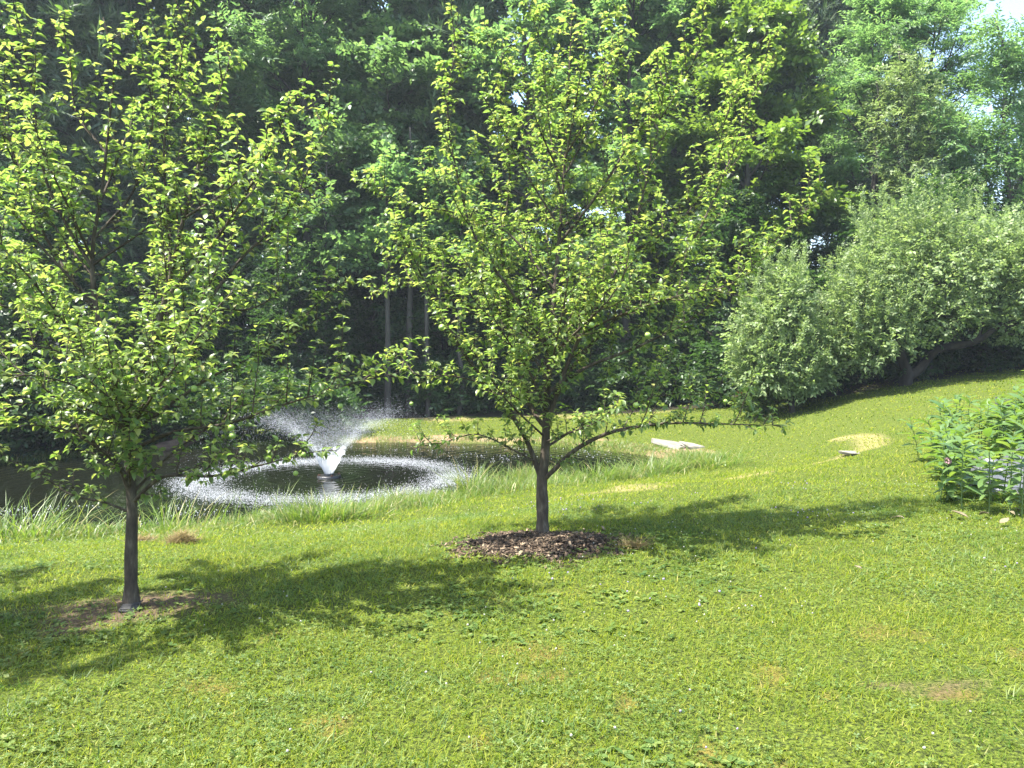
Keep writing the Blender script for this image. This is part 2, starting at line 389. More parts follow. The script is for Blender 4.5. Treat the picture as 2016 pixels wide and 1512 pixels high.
def scatter(bases, var, pos, d, nrm, size):
    """merge many small shapes into vertex and triangle arrays"""
    x, y, z = frames(d, nrm); V, F, off = [], [], 0
    for k, (bv, bf) in enumerate(bases):
        s = np.where(var == k)[0]
        if not len(s): continue
        sz = np.asarray(size)[s]; sz = sz[:, None, None] if sz.ndim == 1 else sz[:, None, :]
        L = bv[None] * sz
        v = pos[s][:, None] + L[..., 0:1] * x[s][:, None] + L[..., 1:2] * y[s][:, None] + L[..., 2:3] * z[s][:, None]
        f = bf[None] + (np.arange(len(s)) * len(bv))[:, None, None] + off
        V.append(v.reshape(-1, 3)); F.append(f.reshape(-1, bf.shape[1])); off += len(s) * len(bv)
    return np.concatenate(V), np.concatenate(F)

APPLE_LEAVES = [leaf_base(U(.46, .60), U(.15, .6), U(.15, .5), U(-.14, .14)) for _ in range(8)]
APPLE_LEAF_MESH = [mesh('leaf', v, f, M_APPLE, True) for v, f in APPLE_LEAVES]

# ------------------------------------------------------------------ the young apple trees
def apple_tree(base, trunk_pts, trunk_r, limbs, label, group, Y0, leaf_size, apples, seed, extra):
    global rng
    rng = np.random.default_rng(seed)
    root = thing('apple_tree', base, label, 'tree', group)
    B = np.asarray(base, float)
    P = catmull([at(px, py, Y0 + dy) for px, py, dy in trunk_pts], .08)
    P[0, 2] = min(P[0, 2], B[2] - .04)
    arc = np.r_[0, np.cumsum(np.linalg.norm(np.diff(P, axis=0), axis=1))]
    rad = np.interp(arc / arc[-1], *trunk_r)
    rad = rad * (1 + .6 * np.exp(-arc / .07)) * (1 + .04 * np.sin(arc * 23) + .03 * np.sin(arc * 51))
    obj('trunk', tubes('trunk', [(P - B, rad, 12)], M_BARK), root)
    LP, LD, LN, LS = [], [], [], []
    def leaves_on(pts, spacing, size, start=0.):
        seg = np.linalg.norm(np.diff(pts, axis=0), axis=1); a = np.r_[0, np.cumsum(seg)]
        s = np.arange(start + U(0, spacing), a[-1], spacing)
        if not len(s): s = np.array([a[-1]])
        s = s + U(-.3, .3, len(s)) * spacing
        pos = np.stack([np.interp(s, a, pts[:, k]) for k in range(3)], 1)
        tg = norm(np.stack([np.interp(s, a, np.gradient(pts[:, k])) for k in range(3)], 1))
        ph = np.arange(len(s)) * 2.4 + U(0, 6) + U(-.5, .5, len(s))
        ref = np.where(np.abs(tg[:, 2:3]) < .9, [[0, 0, 1.]], [[1., 0, 0]]); a1 = norm(np.cross(tg, ref)); a2 = np.cross(tg, a1)
        radial = a1 * np.cos(ph)[:, None] + a2 * np.sin(ph)[:, None]
        d = norm(radial * np.array([.9, .9, .55]) + tg * np.array([.6, .6, .4]) + np.array([0, 0, -.06]) + rng.normal(0, .2, (len(s), 3)))
        nn = norm(np.array([0, 0, 1.]) + tg * .15 + rng.normal(0, .27, (len(s), 3)))
        LP.append(pos); LD.append(d); LN.append(nn); LS.append(size * U(.48, 1.2, len(s)))
    def spur(p, tg, size):
        k = int(U(4, 8)); ph = np.arange(k) * 2.4 + U(0, 6)
        ref = np.array([0, 0, 1.]); a1 = np.cross(tg, ref); a1 = a1 / (np.linalg.norm(a1) + 1e-6); a2 = np.cross(tg, a1)
        radial = a1 * np.cos(ph)[:, None] + a2 * np.sin(ph)[:, None]
        d = norm(radial * np.array([1, 1, .6]) + tg * .35 + rng.normal(0, .2, (k, 3)))
        LP.append(np.repeat(p[None], k, 0)); LD.append(d); LN.append(norm(np.array([0, 0, 1.]) + rng.normal(0, .27, (k, 3)))); LS.append(size * U(.55, 1.05, k))
    up = np.array([0, 0, 1.])
    ends = []
    limbs = [(np.array([at(px, py, Y0 + dy) for px, py, dy in pts]), r0) for pts, r0 in limbs]
    for k in range(extra):                                    # inner limbs all round the leader
        f = U(.3, .72); p = np.array([np.interp(f * arc[-1], arc, P[:, j]) for j in range(3)]); a = k * 2.4 + U(-.3, .3); el = U(.5, 1.05); l = U(.8, 1.45) * (1.25 - .6 * f)
        h = np.array([math.cos(a), math.sin(a), 0]); q = np.array([0, .35, .7, 1.])[:, None]
        limbs.append((p + h * l * math.cos(el) * q + up * l * (math.sin(el) * q + .15 * q ** 2), .009))
    for li, (pts, r0) in enumerate(limbs):
        Q = catmull(pts, .07)
        Q = Q + np.cumsum(rng.normal(0, .004, Q.shape), 0) * np.linspace(0, 1, len(Q))[:, None]
        a = np.r_[0, np.cumsum(np.linalg.norm(np.diff(Q, axis=0), axis=1))]; L = a[-1]
        tl = [(Q - B, np.interp(a / L, [0, .15, 1], [r0 * 1.15, r0, .0022]), 7)]
        tg = norm(np.gradient(Q, axis=0))
        leaves_on(Q[int(len(Q) * .4):], .026, leaf_size)
        s = .10 + U(0, .08); ph = U(0, 6)
        while s < L * .97:
            f = s / L; j = min(int(np.searchsorted(a, s)), len(Q) - 1); p0 = Q[j]; t0 = tg[j]
            ph += 2.4 + U(-.4, .4)
            a1 = norm(np.cross(t0, up if abs(t0[2]) < .9 else np.array([1., 0, 0]))); a2 = np.cross(t0, a1)
            rd = a1 * math.cos(ph) + a2 * math.sin(ph)
            ln = U(.12, .5) * (1.15 - .75 * f) * min(1.3, L / 1.6)
            if U(0, 1) < .25: ln *= .35
            if f < .15: ln *= .7
            kk = max(3, int(ln / .05)); tt = np.linspace(0, 1, kk)[:, None]
            dd = norm(t0 * .5 + rd * .75 + up * (.4 if f > .25 else .15)); bend = up * U(.0, .7) * ln
            R = p0 + dd * ln * tt + bend * tt ** 2 + np.cumsum(rng.normal(0, .006, (kk, 3)), 0) * tt
            tl.append((R - B, np.linspace(min(.006, r0 * .5), .0016, kk), 5))
            leaves_on(R, .023, leaf_size, .02)
            spur(R[-1], norm(R[-1] - R[-2]), leaf_size); ends.append(R[-1])
            for _ in range(int(ln / .08)):                       # short twigs and spurs
                q = R[int(U(.25, .95) * (kk - 1))]; l2 = U(.03, .13); d2 = norm(dd * .4 + rng.normal(0, .6, 3) + up * .35)
                S = np.stack([q, q + d2 * l2 * .5, q + d2 * l2 + up * .01]); tl.append((S - B, [.0026, .002, .0014], 4))
                spur(S[-1], d2, leaf_size * .95)
            s += U(.055, .105) + (.05 if f < .25 else 0)
        obj('branch', tubes('branch', tl, M_BARK), root)
    # leader of the trunk, upper part
    n0 = int(len(P) * .45); s = n0
    tl = []
    while s < len(P) - 2:
        t0 = norm(P[s + 1] - P[s]); rd = norm(rng.normal(0, 1, 3) * np.array([1, 1, .2])); ln = U(.15, .5) * (1.2 - .8 * s / len(P))
        kk = max(3, int(ln / .05)); tt = np.linspace(0, 1, kk)[:, None]
        R = P[s] + norm(t0 * .5 + rd) * ln * tt + up * U(0, .3) * ln * tt ** 2
        tl.append((R - B, np.linspace(.005, .0016, kk), 5)); leaves_on(R, .033, leaf_size, .03); spur(R[-1], t0, leaf_size); s += 1
    leaves_on(P[int(len(P) * .72):], .034, leaf_size)
    obj('branch', tubes('branch', tl, M_BARK), root)
    LP = np.concatenate(LP); LD = np.concatenate(LD); LN = np.concatenate(LN); LS = np.concatenate(LS)
    var = rng.integers(0, 8, len(LP))
    # the 300 that show largest are objects of their own
    px = 1008 + LP[:, 0] / LP[:, 1] * 1512
    dist = np.linalg.norm(LP - np.array([0, 0, CAM_H]), axis=1)
    score = LS / dist * np.where((px > 5) & (px < 2010), 1, 0)
    big = np.argsort(-score)[:300]; rest = np.ones(len(LP), bool); rest[big] = False
    V, F = scatter(APPLE_LEAVES, var[rest], LP[rest] - B, LD[rest], LN[rest], LS[rest])
    tag(obj('leaves', mesh('leaves', V, F, M_APPLE, True), root), kind='stuff')
    x, y, z = frames(LD[big], LN[big])
    for k, i in enumerate(big):
        o = obj('leaf', APPLE_LEAF_MESH[var[i]], root)
        R3 = Matrix((x[k], y[k], z[k])).transposed()
        o.matrix_local = Matrix.Translation(Vector(LP[i] - B)) @ R3.to_4x4() @ Matrix.Scale(float(LS[i]), 4)
    # apples: small and green
    for (ax, ay, ady, r) in apples:
        c = at(ax, ay, Y0 + ady)
        o = obj('apple', APPLE_FRUIT, root); o.location = Vector(c - B); o.scale = (r,) * 3; o.rotation_euler = (U(-.5, .5), U(-.5, .5), U(0, 6))
    print('apple leaves', len(LP))
    return root

def lathe(name, prof, k, mat, smooth=True):
    prof = np.array(prof, float); th = np.arange(k) * 2 * math.pi / k; m = len(prof)
    V = np.stack([prof[:, None, 0] * np.cos(th), prof[:, None, 0] * np.sin(th), np.repeat(prof[:, 1:2], k, 1)], -1).reshape(-1, 3)
    j = np.arange(m - 1)[:, None] * k; s = np.arange(k)[None]; s2 = (s + 1) % k
    return mesh(name, V, np.stack([j + s, j + s2, j + k + s2, j + k + s], -1).reshape(-1, 4), mat, smooth)
APPLE_FRUIT = lathe('apple', [(.001, -.82), (.25, -.9), (.6, -.75), (.92, -.2), (.98, .25), (.7, .75), (.35, .88), (.12, .7), (.05, .72), (.05, 1.3), (.001, 1.3)], 14, M_APPLEFRUIT)

C_trunk = [(1068, 1066, 0), (1068, 1000, 0), (1067, 945, 0), (1074, 880, 0), (1076, 800, 0), (1081, 700, .02), (1090, 600, .05), (1100, 480, .05), (1108, 380, 0), (1116, 250, 0), (1122, 110, 0), (1128, -10, 0)]
C_tr = ([0, .1, .118, .2, .35, .6, 1], [.054, .052, .047, .036, .028, .014, .003])
C_limbs = [
 ([(1062, 935, 0), (1040, 875, -.05), (1005, 815, -.1), (960, 760, -.15), (905, 690, -.2), (860, 610, -.2), (815, 530, -.25), (765, 430, -.3)], .021),
 ([(1072, 840, 0), (1045, 800, .1), (1020, 700, .2), (995, 600, .25), (985, 500, .3), (1000, 350, .3), (985, 200, .3), (990, 80, .3)], .019),
 ([(1076, 850, 0), (1095, 780, -.1), (1130, 690, -.15), (1180, 600, -.2), (1230, 500, -.25), (1270, 380, -.3), (1300, 250, -.3), (1330, 110, -.3)], .019),
 ([(1078, 800, 0), (1130, 720, .1), (1200, 640, .2), (1290, 560, .3), (1370, 470, .35), (1430, 350, .4), (1480, 220, .4), (1530, 70, .4)], .018),
 ([(1070, 945, 0), (1096, 920, -.1), (1135, 885, -.2), (1210, 852, -.3), (1330, 840, -.35), (1430, 843, -.35), (1545, 850, -.4)], .02),
 ([(1083, 770, 0), (1160, 720, .05), (1260, 680, .1), (1370, 620, .15), (1470, 520, .2), (1550, 440, .2), (1622, 368, .2)], .015),
 ([(1063, 915, 0), (1010, 885, -.2), (940, 855, -.3), (870, 868, -.3), (810, 880, -.3)], .009),
 ([(1078, 720, 0), (1000, 650, .2), (920, 600, .3), (850, 560, .4), (780, 565, .4), (715, 585, .4)], .013),
 ([(1080, 690, 0), (1010, 580, -.2), (940, 480, -.3), (900, 350, -.3), (880, 200, -.35), (905, 50, -.35)], .014),
 ([(1092, 570, .04), (1000, 460, .1), (900, 420, .2), (800, 400, .2), (712, 355, .2)], .011),
 ([(1100, 480, .05), (1180, 380, -.1), (1260, 260, -.2), (1360, 140, -.2), (1390, 5, -.2)], .012),
 ([(1106, 400, 0), (1080, 250, .15), (1060, 100, .2), (1035, 10, .2)], .01),
 ([(1078, 770, 0), (1090, 700, -.4), (1110, 600, -.8), (1120, 470, -1.15)], .012),
 ([(1075, 810, 0), (1040, 730, -.4), (980, 640, -.8), (930, 520, -1.0)], .012),
 ([(1084, 700, 0), (1150, 640, -.4), (1220, 560, -.8), (1250, 440, -1.05)], .012),
 ([(1080, 760, 0), (1040, 680, .5), (970, 560, 1.0), (930, 430, 1.4)], .012),
 ([(1084, 730, 0), (1120, 640, .5), (1180, 520, 1.0), (1200, 380, 1.4)], .012),
 ([(1090, 620, 0), (1080, 520, .4), (1070, 400, .8), (1060, 260, 1.0)], .01),
 ([(1076, 880, 0), (1150, 835, .2), (1250, 795, .4), (1380, 775, .5), (1490, 800, .5)], .011),
 ([(1090, 600, .05), (1200, 520, .3), (1320, 450, .5), (1410, 350, .6), (1440, 220, .6), (1500, 120, .6)], .012),
 ([(1076, 820, 0), (990, 770, -.2), (900, 745, -.3), (820, 740, -.4), (750, 700, -.4)], .009),
 ([(1074, 870, 0), (1130, 850, -.5), (1180, 830, -.9), (1220, 790, -1.1)], .009),
 ([(1085, 690, 0), (1220, 620, -.3), (1340, 580, -.5), (1430, 560, -.6), (1510, 490, -.6)], .011),
 ([(1110, 350, 0), (1170, 230, .2), (1200, 120, .3), (1215, 5, .3)], .009),
 ([(1085, 680, 0), (960, 560, .1), (880, 500, .1), (800, 500, .1), (740, 480, .0)], .010),
 ([(1072, 860, 0), (1000, 790, -.5), (940, 700, -.9), (880, 640, -1.1)], .009),
]
C_apples = [(870, 645, -.9, .027), (1252, 798, -.9, .024), (1275, 660, -.9, .024), (1165, 640, -1.0, .022), (1272, 825, -.5, .02), (1182, 808, -1, .022), (1428, 790, -.4, .018), (810, 795, -.5, .018), (1010, 690, -1, .02)]
apple_tree(CT, C_trunk, C_tr, C_limbs, 'young apple tree with full round crown standing in a ring of brown mulch', 'young apple trees on the lawn', 6.8, .066, C_apples, 11, 9)

CENTRE = [o for o in bpy.data.objects if o.name == 'apple_tree'][0]
def copy_tree(src, loc, rotz, label, skip=()):
    o = src.copy(); COL.objects.link(o); o.location = loc; o.rotation_euler = (0, 0, rotz); o['label'] = label
    for ch in src.children:
        if ch.name.split('.')[0] in skip: continue
        c = ch.copy(); COL.objects.link(c); c.parent = o
    return o
tx, ty = -4.75, 4.1  # extra apple tree outside the frame, added to cast shade at the left edge
copy_tree(CENTRE, (tx, ty, float(ground_z(tx, ty))), 2.1, 'young apple tree added outside the frame to shade the left edge of the lawn', ('leaf', 'apple'))
L_trunk = [(258, 1178, 0), (258, 1090, 0), (260, 1010, 0), (256, 930, 0), (250, 850, 0), (245, 780, 0), (232, 730, 0), (210, 670, 0), (190, 610, 0), (182, 540, 0), (184, 470, 0), (200, 380, 0), (214, 250, 0), (224, 130, 0), (203, 35, 0)]
L_tr = ([0, .12, .16, .3, .5, .7, 1], [.043, .04, .036, .026, .018, .011, .003])
L_limbs = [
 ([(249, 820, 0), (275, 740, -.05), (302, 675, -.1), (324, 590, -.1), (342, 510, -.1), (362, 430, -.1), (395, 320, -.1), (430, 200, -.1), (465, 85, -.1)], .021),
 ([(324, 590, -.1), (335, 500, 0), (328, 400, .1), (322, 280, .1), (350, 140, .1), (376, -5, .1)], .012),
 ([(262, 990, 0), (290, 960, -.1), (330, 935, -.2), (410, 935, -.3), (510, 915, -.35), (600, 888, -.4), (665, 880, -.4)], .013),
 ([(256, 970, 0), (232, 915, -.1), (190, 882, -.15), (150, 835, -.2), (100, 780, -.2), (40, 740, -.2), (-60, 720, -.2)], .016),
 ([(250, 860, 0), (330, 800, .1), (420, 740, .2), (520, 690, .3), (600, 640, .3), (660, 600, .3)], .013),
 ([(252, 890, 0), (340, 850, -.1), (450, 830, -.2), (560, 790, -.25), (680, 755, -.3), (785, 735, -.3)], .012),
 ([(240, 765, 0), (160, 690, .1), (80, 640, .1), (0, 600, .1), (-90, 570, .1)], .013),
 ([(302, 675, -.1), (400, 600, 0), (480, 500, .1), (560, 420, .2), (600, 330, .2), (635, 235, .2)], .013),
 ([(324, 590, -.1), (420, 480, -.2), (490, 380, -.3), (550, 270, -.3), (585, 180, -.3)], .012),
 ([(192, 615, 0), (120, 520, .2), (60, 400, .25), (10, 250, .3), (-30, 100, .3), (-20, 0, .3)], .013),
 ([(184, 530, 0), (130, 440, -.1), (85, 330, -.15), (65, 170, -.2), (45, 60, -.2)], .011),
 ([(245, 785, 0), (200, 730, -.4), (130, 700, -.7), (60, 680, -.8), (-20, 690, -.8)], .010),
 ([(250, 840, 0), (240, 790, -.4), (228, 740, -.7), (215, 640, -.95)], .010),
 ([(252, 850, 0), (300, 780, -.4), (360, 700, -.7), (420, 610, -.9)], .010),
 ([(247, 800, 0), (270, 720, .5), (300, 620, .9), (320, 500, 1.2)], .010),
 ([(240, 760, 0), (190, 700, .5), (120, 620, .9), (70, 500, 1.2)], .010),
 ([(258, 1010, 0), (210, 990, -.1), (140, 975, -.1), (80, 940, -.1), (0, 900, -.1)], .008),
 ([(257, 960, 0), (252, 910, -.3), (250, 870, -.5), (248, 835, -.65)], .009),
 ([(400, 600, 0), (480, 610, 0), (540, 580, -.05), (566, 520, -.05), (571, 450, -.05)], .007),
 ([(262, 970, 0), (330, 900, .1), (400, 850, .2), (480, 800, .3), (560, 800, .3)], .010),
 ([(184, 470, 0), (260, 380, .2), (300, 260, .3), (290, 120, .3), (270, 60, .3)], .009),
 ([(208, 300, 0), (150, 220, .1), (140, 120, .1), (110, 50, .1)], .008),
 ([(362, 430, -.1), (440, 380, -.4), (500, 340, -.6), (560, 350, -.7)], .008),
 ([(250, 850, 0), (160, 800, -.3), (80, 790, -.5), (-10, 810, -.6)], .009),
 ([(250, 850, 0), (190, 790, -.5), (110, 750, -.8), (10, 740, -1.0), (-100, 760, -1.1)], .010),
 ([(247, 800, 0), (170, 700, -.4), (90, 600, -.7), (20, 520, -.9), (-60, 460, -1.0)], .010),
 ([(250, 860, 0), (230, 800, -.6), (170, 740, -1.0), (110, 700, -1.2)], .009),
 ([(240, 760, 0), (120, 640, .3), (20, 540, .4), (-80, 400, .4), (-160, 250, .4)], .011),
 ([(256, 950, 0), (200, 890, -.4), (120, 850, -.7), (20, 850, -.9), (-80, 870, -.9)], .009),
 ([(500, 700, .3), (580, 640, .2), (640, 580, .2), (690, 545, .2)], .006),
]
L_apples = [(54, 770, -.55, .026), (455, 842, -.4, .021), (458, 858, -.4, .021), (382, 765, -.6, .021), (582, 932, -.4, .017), (146, 632, -.3, .02), (598, 895, -.45, .017), (670, 800, -.35, .017), (350, 575, -.6, .02), (120, 815, -.6, .02)]
apple_tree(LT, L_trunk, L_tr, L_limbs, 'young apple tree with loose spreading branches over bare soil beside the pond', 'young apple trees on the lawn', 5.2, .063, L_apples, 23, 7)

# ------------------------------------------------------------------ forest
rng = np.random.default_rng(99)
def spray(nl, length, lw, ll, seed, flat=.25):
    """a twig's worth of leaves: nl small diamond leaves either side of a short axis"""
    r = np.random.default_rng(seed); V, F = [], []
    for i in range(nl):
        t = (i + .5) / nl; side = 1 if i % 2 else -1
        p = np.array([0, t * length, -.12 * length * t * t]) + r.normal(0, .03, 3) * length
        d = norm(np.array([side * r.uniform(.5, 1.1), r.uniform(.3, 1), r.uniform(-.5, .15)]))
        nn = norm(np.array([0, 0, 1.]) + r.normal(0, flat, 3)); x = norm(np.cross(d, nn)); l = ll * r.uniform(.7, 1.2); ww = lw * r.uniform(.8, 1.2)
        z = np.cross(x, d); k = len(V) * 4
        V.append(np.stack([p, p + d * l * .45 + x * ww / 2 + z * ww * .12, p + d * l - z * l * .12, p + d * l * .45 - x * ww / 2 + z * ww * .12]))
        F += [(k, k + 1, k + 2), (k, k + 2, k + 3)]
    return np.concatenate(V), np.array(F)
BROAD_SPRAYS = [spray(6, .42, .13, .19, s) for s in range(6)]
FINE_SPRAYS = [spray(9, .42, .055, .16, s + 20) for s in range(5)]
def needles(seed):
    r = np.random.default_rng(seed); V, F = [], []
    for i in range(9):
        d = norm(np.array([r.normal(0, .7), r.uniform(.2, 1), r.normal(.1, .4)])); x = norm(np.cross(d, r.normal(0, 1, 3))); p = np.array([0, r.uniform(0, .3), 0]); k = 3 * i
        V.append(np.stack([p - x * .022, p + x * .022, p + d * r.uniform(.16, .28)])); F.append((k, k + 1, k + 2))
    return np.concatenate(V), np.array(F)
NEEDLES = [needles(s) for s in range(5)]
SMALL_SPRAYS = [spray(6, .24, .055, .10, s + 40, .45) for s in range(6)]
UNDER_SPRAYS = [spray(6, .34, .09, .15, s + 60, .3) for s in range(5)]

def crown_pts(segs, n, spread, thick):
    """spray positions strewn round branch segments (a, b)"""
    A = np.array([s[0] for s in segs]); Bb = np.array([s[1] for s in segs])
    k = rng.integers(0, len(segs), n); t = U(.1, 1.08, n)[:, None]
    p = A[k] + (Bb[k] - A[k]) * t
    off = rng.normal(0, 1, (n, 3)) * np.array([spread, spread, thick])
    return p + off, norm(Bb[k] - A[k])

def forest_variant(seed, H, h0, R, nl, nspray, sprays, mat, kind='broad', bark=M_BARK2, trunk_r=.2, size=(.7, 1.3), spf=1.0):
    global rng
    rng = np.random.default_rng(seed)
    kk = 14; t = np.linspace(0, 1, kk)
    P = np.stack([np.cumsum(rng.normal(0, .12, kk)) * (H / 20), np.cumsum(rng.normal(0, .12, kk)) * (H / 20), t * H], 1); P[:, :2] -= P[0, :2]
    P[0, 2] = -.3
    tl = [(P, trunk_r * (1 - t * .93) * (1 + .4 * np.exp(-t * 40)), 9)]; segs = []
    az = U(0, 6)
    if kind == 'broad':
        for i in range(nl):
            f = (i / nl) ** .9; hz = h0 + (H - h0) * f * .93; az += 2.4 + U(-.5, .5)
            ln = R * (f + .12) ** .35 * (1.02 - f) ** .55 * 1.35 * U(.65, 1.2); el = math.radians(U(5, 30) + 40 * f)
            b0 = np.array([np.interp(hz, P[:, 2], P[:, k]) for k in range(3)])
            dh = np.array([math.cos(az), math.sin(az), 0]); q = np.linspace(0, 1, 6)[:, None]
            L = b0 + dh * ln * math.cos(el) * q + np.array([0, 0, 1]) * ln * (math.sin(el) * q + .12 * q ** 2) + np.cumsum(rng.normal(0, .05, (6, 3)), 0) * q
            tl.append((L, np.linspace(trunk_r * .36 * (1 - .6 * f), .012, 6), 6))
            segs.append((L[3], L[5]))
            for j in range(4):
                s0 = L[int(U(1, 5))]; a2 = az + U(-1.3, 1.3); l2 = ln * U(.25, .5)
                e = s0 + np.array([math.cos(a2), math.sin(a2), U(-.1, .6)]) * l2
                tl.append((np.stack([s0, (s0 + e) / 2 + np.array([0, 0, .05]), e]), [.022, .014, .006], 5)); segs.append(((s0 + e) / 2, e))
        pos, sd = crown_pts(segs, nspray, .24 * spf, .11 * spf)
        d = norm(sd * .8 + rng.normal(0, .5, (nspray, 3)) * np.array([1, 1, .4]) + np.array([0, 0, -.15])); nn = norm(np.array([0, -.1, 1.]) + rng.normal(0, .5, (nspray, 3)))
    else:
        hz = h0
        while hz < H * .98:
            f = (hz - h0) / (H - h0); k = int(U(4, 6)); a0 = U(0, 6)
            for i in range(k):
                az = a0 + i * 6.28 / k + U(-.3, .3); ln = R * (1 - f) ** .7 * U(.6, 1.1) + .3
                b0 = np.array([np.interp(hz, P[:, 2], P[:, m]) for m in range(3)]); q = np.linspace(0, 1, 5)[:, None]
                L = b0 + np.array([math.cos(az), math.sin(az), 0]) * ln * q + np.array([0, 0, 1.]) * ln * (.28 * f * q - .12 * (1 - f) * q + .1 * q ** 2)
                tl.append((L, np.linspace(.035, .008, 5), 5)); segs.append((L[1], L[4])); 
                for j in range(3):
                    s0 = L[int(U(1, 4))]; a2 = az + random.choice([-1, 1]) * U(.5, 1); e = s0 + np.array([math.cos(a2), math.sin(a2), U(0, .15)]) * ln * .35
                    segs.append((s0, e))
            hz += U(.5, .9)
        pos, sd = crown_pts(segs, nspray, .15, .08)
        d = norm(sd + rng.normal(0, .5, (nspray, 3)) + np.array([0, 0, .25])); nn = norm(rng.normal(0, 1, (nspray, 3)) + np.array([0, 0, .8]))
    V, F = scatter(sprays, rng.integers(0, len(sprays), nspray), pos, d, nn, U(*size, nspray))
    return tubes('trunk', tl, bark), mesh('crown', V, F, mat)

FV = {
 'tall': [forest_variant(1, 20, 5.5, 4.2, 34, 7200, BROAD_SPRAYS, M_BROAD), forest_variant(2, 22, 6.5, 3.8, 34, 6800, BROAD_SPRAYS, M_BROAD),
          forest_variant(3, 18, 4.5, 4.4, 32, 7200, BROAD_SPRAYS, M_BROAD), forest_variant(4, 21, 5, 3.6, 32, 6400, BROAD_SPRAYS, M_BROAD)],
 'ash': [forest_variant(5, 17, 4.5, 3.4, 34, 6000, FINE_SPRAYS, M_BROAD), forest_variant(6, 15, 3.5, 3.0, 34, 5500, FINE_SPRAYS, M_BROAD)],
 'maple': [forest_variant(7, 13, 2.2, 3.2, 30, 6500, BROAD_SPRAYS, M_LIME)],
 'pine': [forest_variant(8, 23, 6, 3.2, 0, 9500, NEEDLES, M_PINE, 'pine', size=(1.2, 2.2)), forest_variant(9, 20, 4.5, 2.8, 0, 9000, NEEDLES, M_PINE, 'pine', size=(1.2, 2.2))],
 'sapling': [forest_variant(12, 5.5, .6, 1.7, 26, 1900, UNDER_SPRAYS, M_UNDER, trunk_r=.05), forest_variant(13, 4.2, .4, 1.5, 24, 1700, UNDER_SPRAYS, M_UNDER, trunk_r=.04)],
 'shrub': [forest_variant(14, 2.0, .1, 1.2, 26, 1300, UNDER_SPRAYS, M_UNDER, trunk_r=.03), forest_variant(15, 1.5, .05, 1.0, 26, 1100, UNDER_SPRAYS, M_UNDER, trunk_r=.03)],
}
rng = np.random.default_rng(5)
NAMES = {'tall': 'forest_tree', 'ash': 'forest_tree', 'maple': 'maple_tree', 'pine': 'pine_tree', 'sapling': 'sapling_tree', 'shrub': 'forest_shrub'}
def plant(kind, k, x, y, label, group, scale=1., rot=None, cat='tree', lean=(0, 0)):
    z = float(ground_z(np.array([x]), np.array([y]))[0])
    t, c = FV[kind][k % len(FV[kind])]
    o = thing(NAMES[kind], (x, y, z), label, cat, group, U(0, 6.28) if rot is None else rot, scale)
    o.rotation_euler[0], o.rotation_euler[1] = lean
    obj('trunk' if cat == 'tree' else 'stem', t, o); obj('crown', c, o)
    return o
# front row, left to right along the wood's edge (x from the photograph's columns)
FRONT = [('pine', 0, -21, 25.5, 1.0), ('tall', 0, -17.5, 24.5, 1.0), ('pine', 1, -14.2, 26, 1.05), ('tall', 1, -10.6, 28.0, 1.0), ('ash', 0, -7.6, 28.6, 1.15), ('tall', 2, -4.6, 29.4, 1.0),
         ('pine', 1, -2.6, 29.5, 1.0), ('tall', 3, .6, 28.8, 1.0), ('tall', 0, 4.2, 28.8, .95), ('maple', 0, 8.2, 27.2, 1.05), ('tall', 2, 6.6, 31, 1.0), ('ash', 1, 13.2, 27.2, .92), ('ash', 0, 15.0, 27.6, .82), ('maple', 0, 21.5, 29, .55), ('ash', 1, 24, 26, .8)]
words = {'pine': 'dark pine with tiered branches', 'tall': 'tall deep green broadleaf tree', 'ash': 'slender tree with feathery pale foliage', 'maple': 'bright green maple with layered boughs'}
where = ['beyond the frame edge at far left of the pond', 'behind the left end of the pond', 'behind the left young apple tree', 'behind the fountain, towards the left', 'directly behind the fountain',
         'between the two young apple trees at the wood edge', 'just right of the gap between the young apple trees', 'behind the middle of the round apple crown', 'behind the right half of the round apple crown',
         'at the wood edge above the small old apple', 'set back behind the bright maple', 'rising behind the spreading old apple tree', 'near the patch of open sky', 'at the far right of the wood edge', 'at the last edge of the wood on the right']
for (kd, k, x, y, s), wh in zip(FRONT, where):
    plant(kd, k, x, y, f'{words[kd]} {wh}', 'front trees of the wood', s)
# deeper rows: nothing tells these apart
for row, (Y, sp) in enumerate([(33, 5.4), (39, 6.0), (47, 6.6)]):
    x = -.85 * Y
    while x < .85 * Y:
        kd = random.choice(['tall', 'tall', 'ash', 'pine', 'tall']); r = x / Y
        if r < .5 or row == 1:
            plant(kd, int(U(0, 4)), x + U(-1, 1), Y + U(-1.5, 1.5), {'pine': 'dark pine standing deep in the wood', 'tall': 'tall broadleaf tree standing deep in the wood', 'ash': 'slender pale leaved tree standing deep in the wood'}[kd], {'pine': 'pines deep in the wood', 'tall': 'broadleaf trees deep in the wood', 'ash': 'slender trees deep in the wood'}[kd], (U(.85, 1.1) if r < .42 else U(.6, .75)))
        x += sp * U(.75, 1.25)
for x, y in [(-12.6, 34.0), (-13.0, 41.0), (-9.3, 36.5)]:
    plant('tall', int(U(0, 4)), x, y, 'tall broadleaf tree standing deep in the wood', 'broadleaf trees deep in the wood', 1.0)
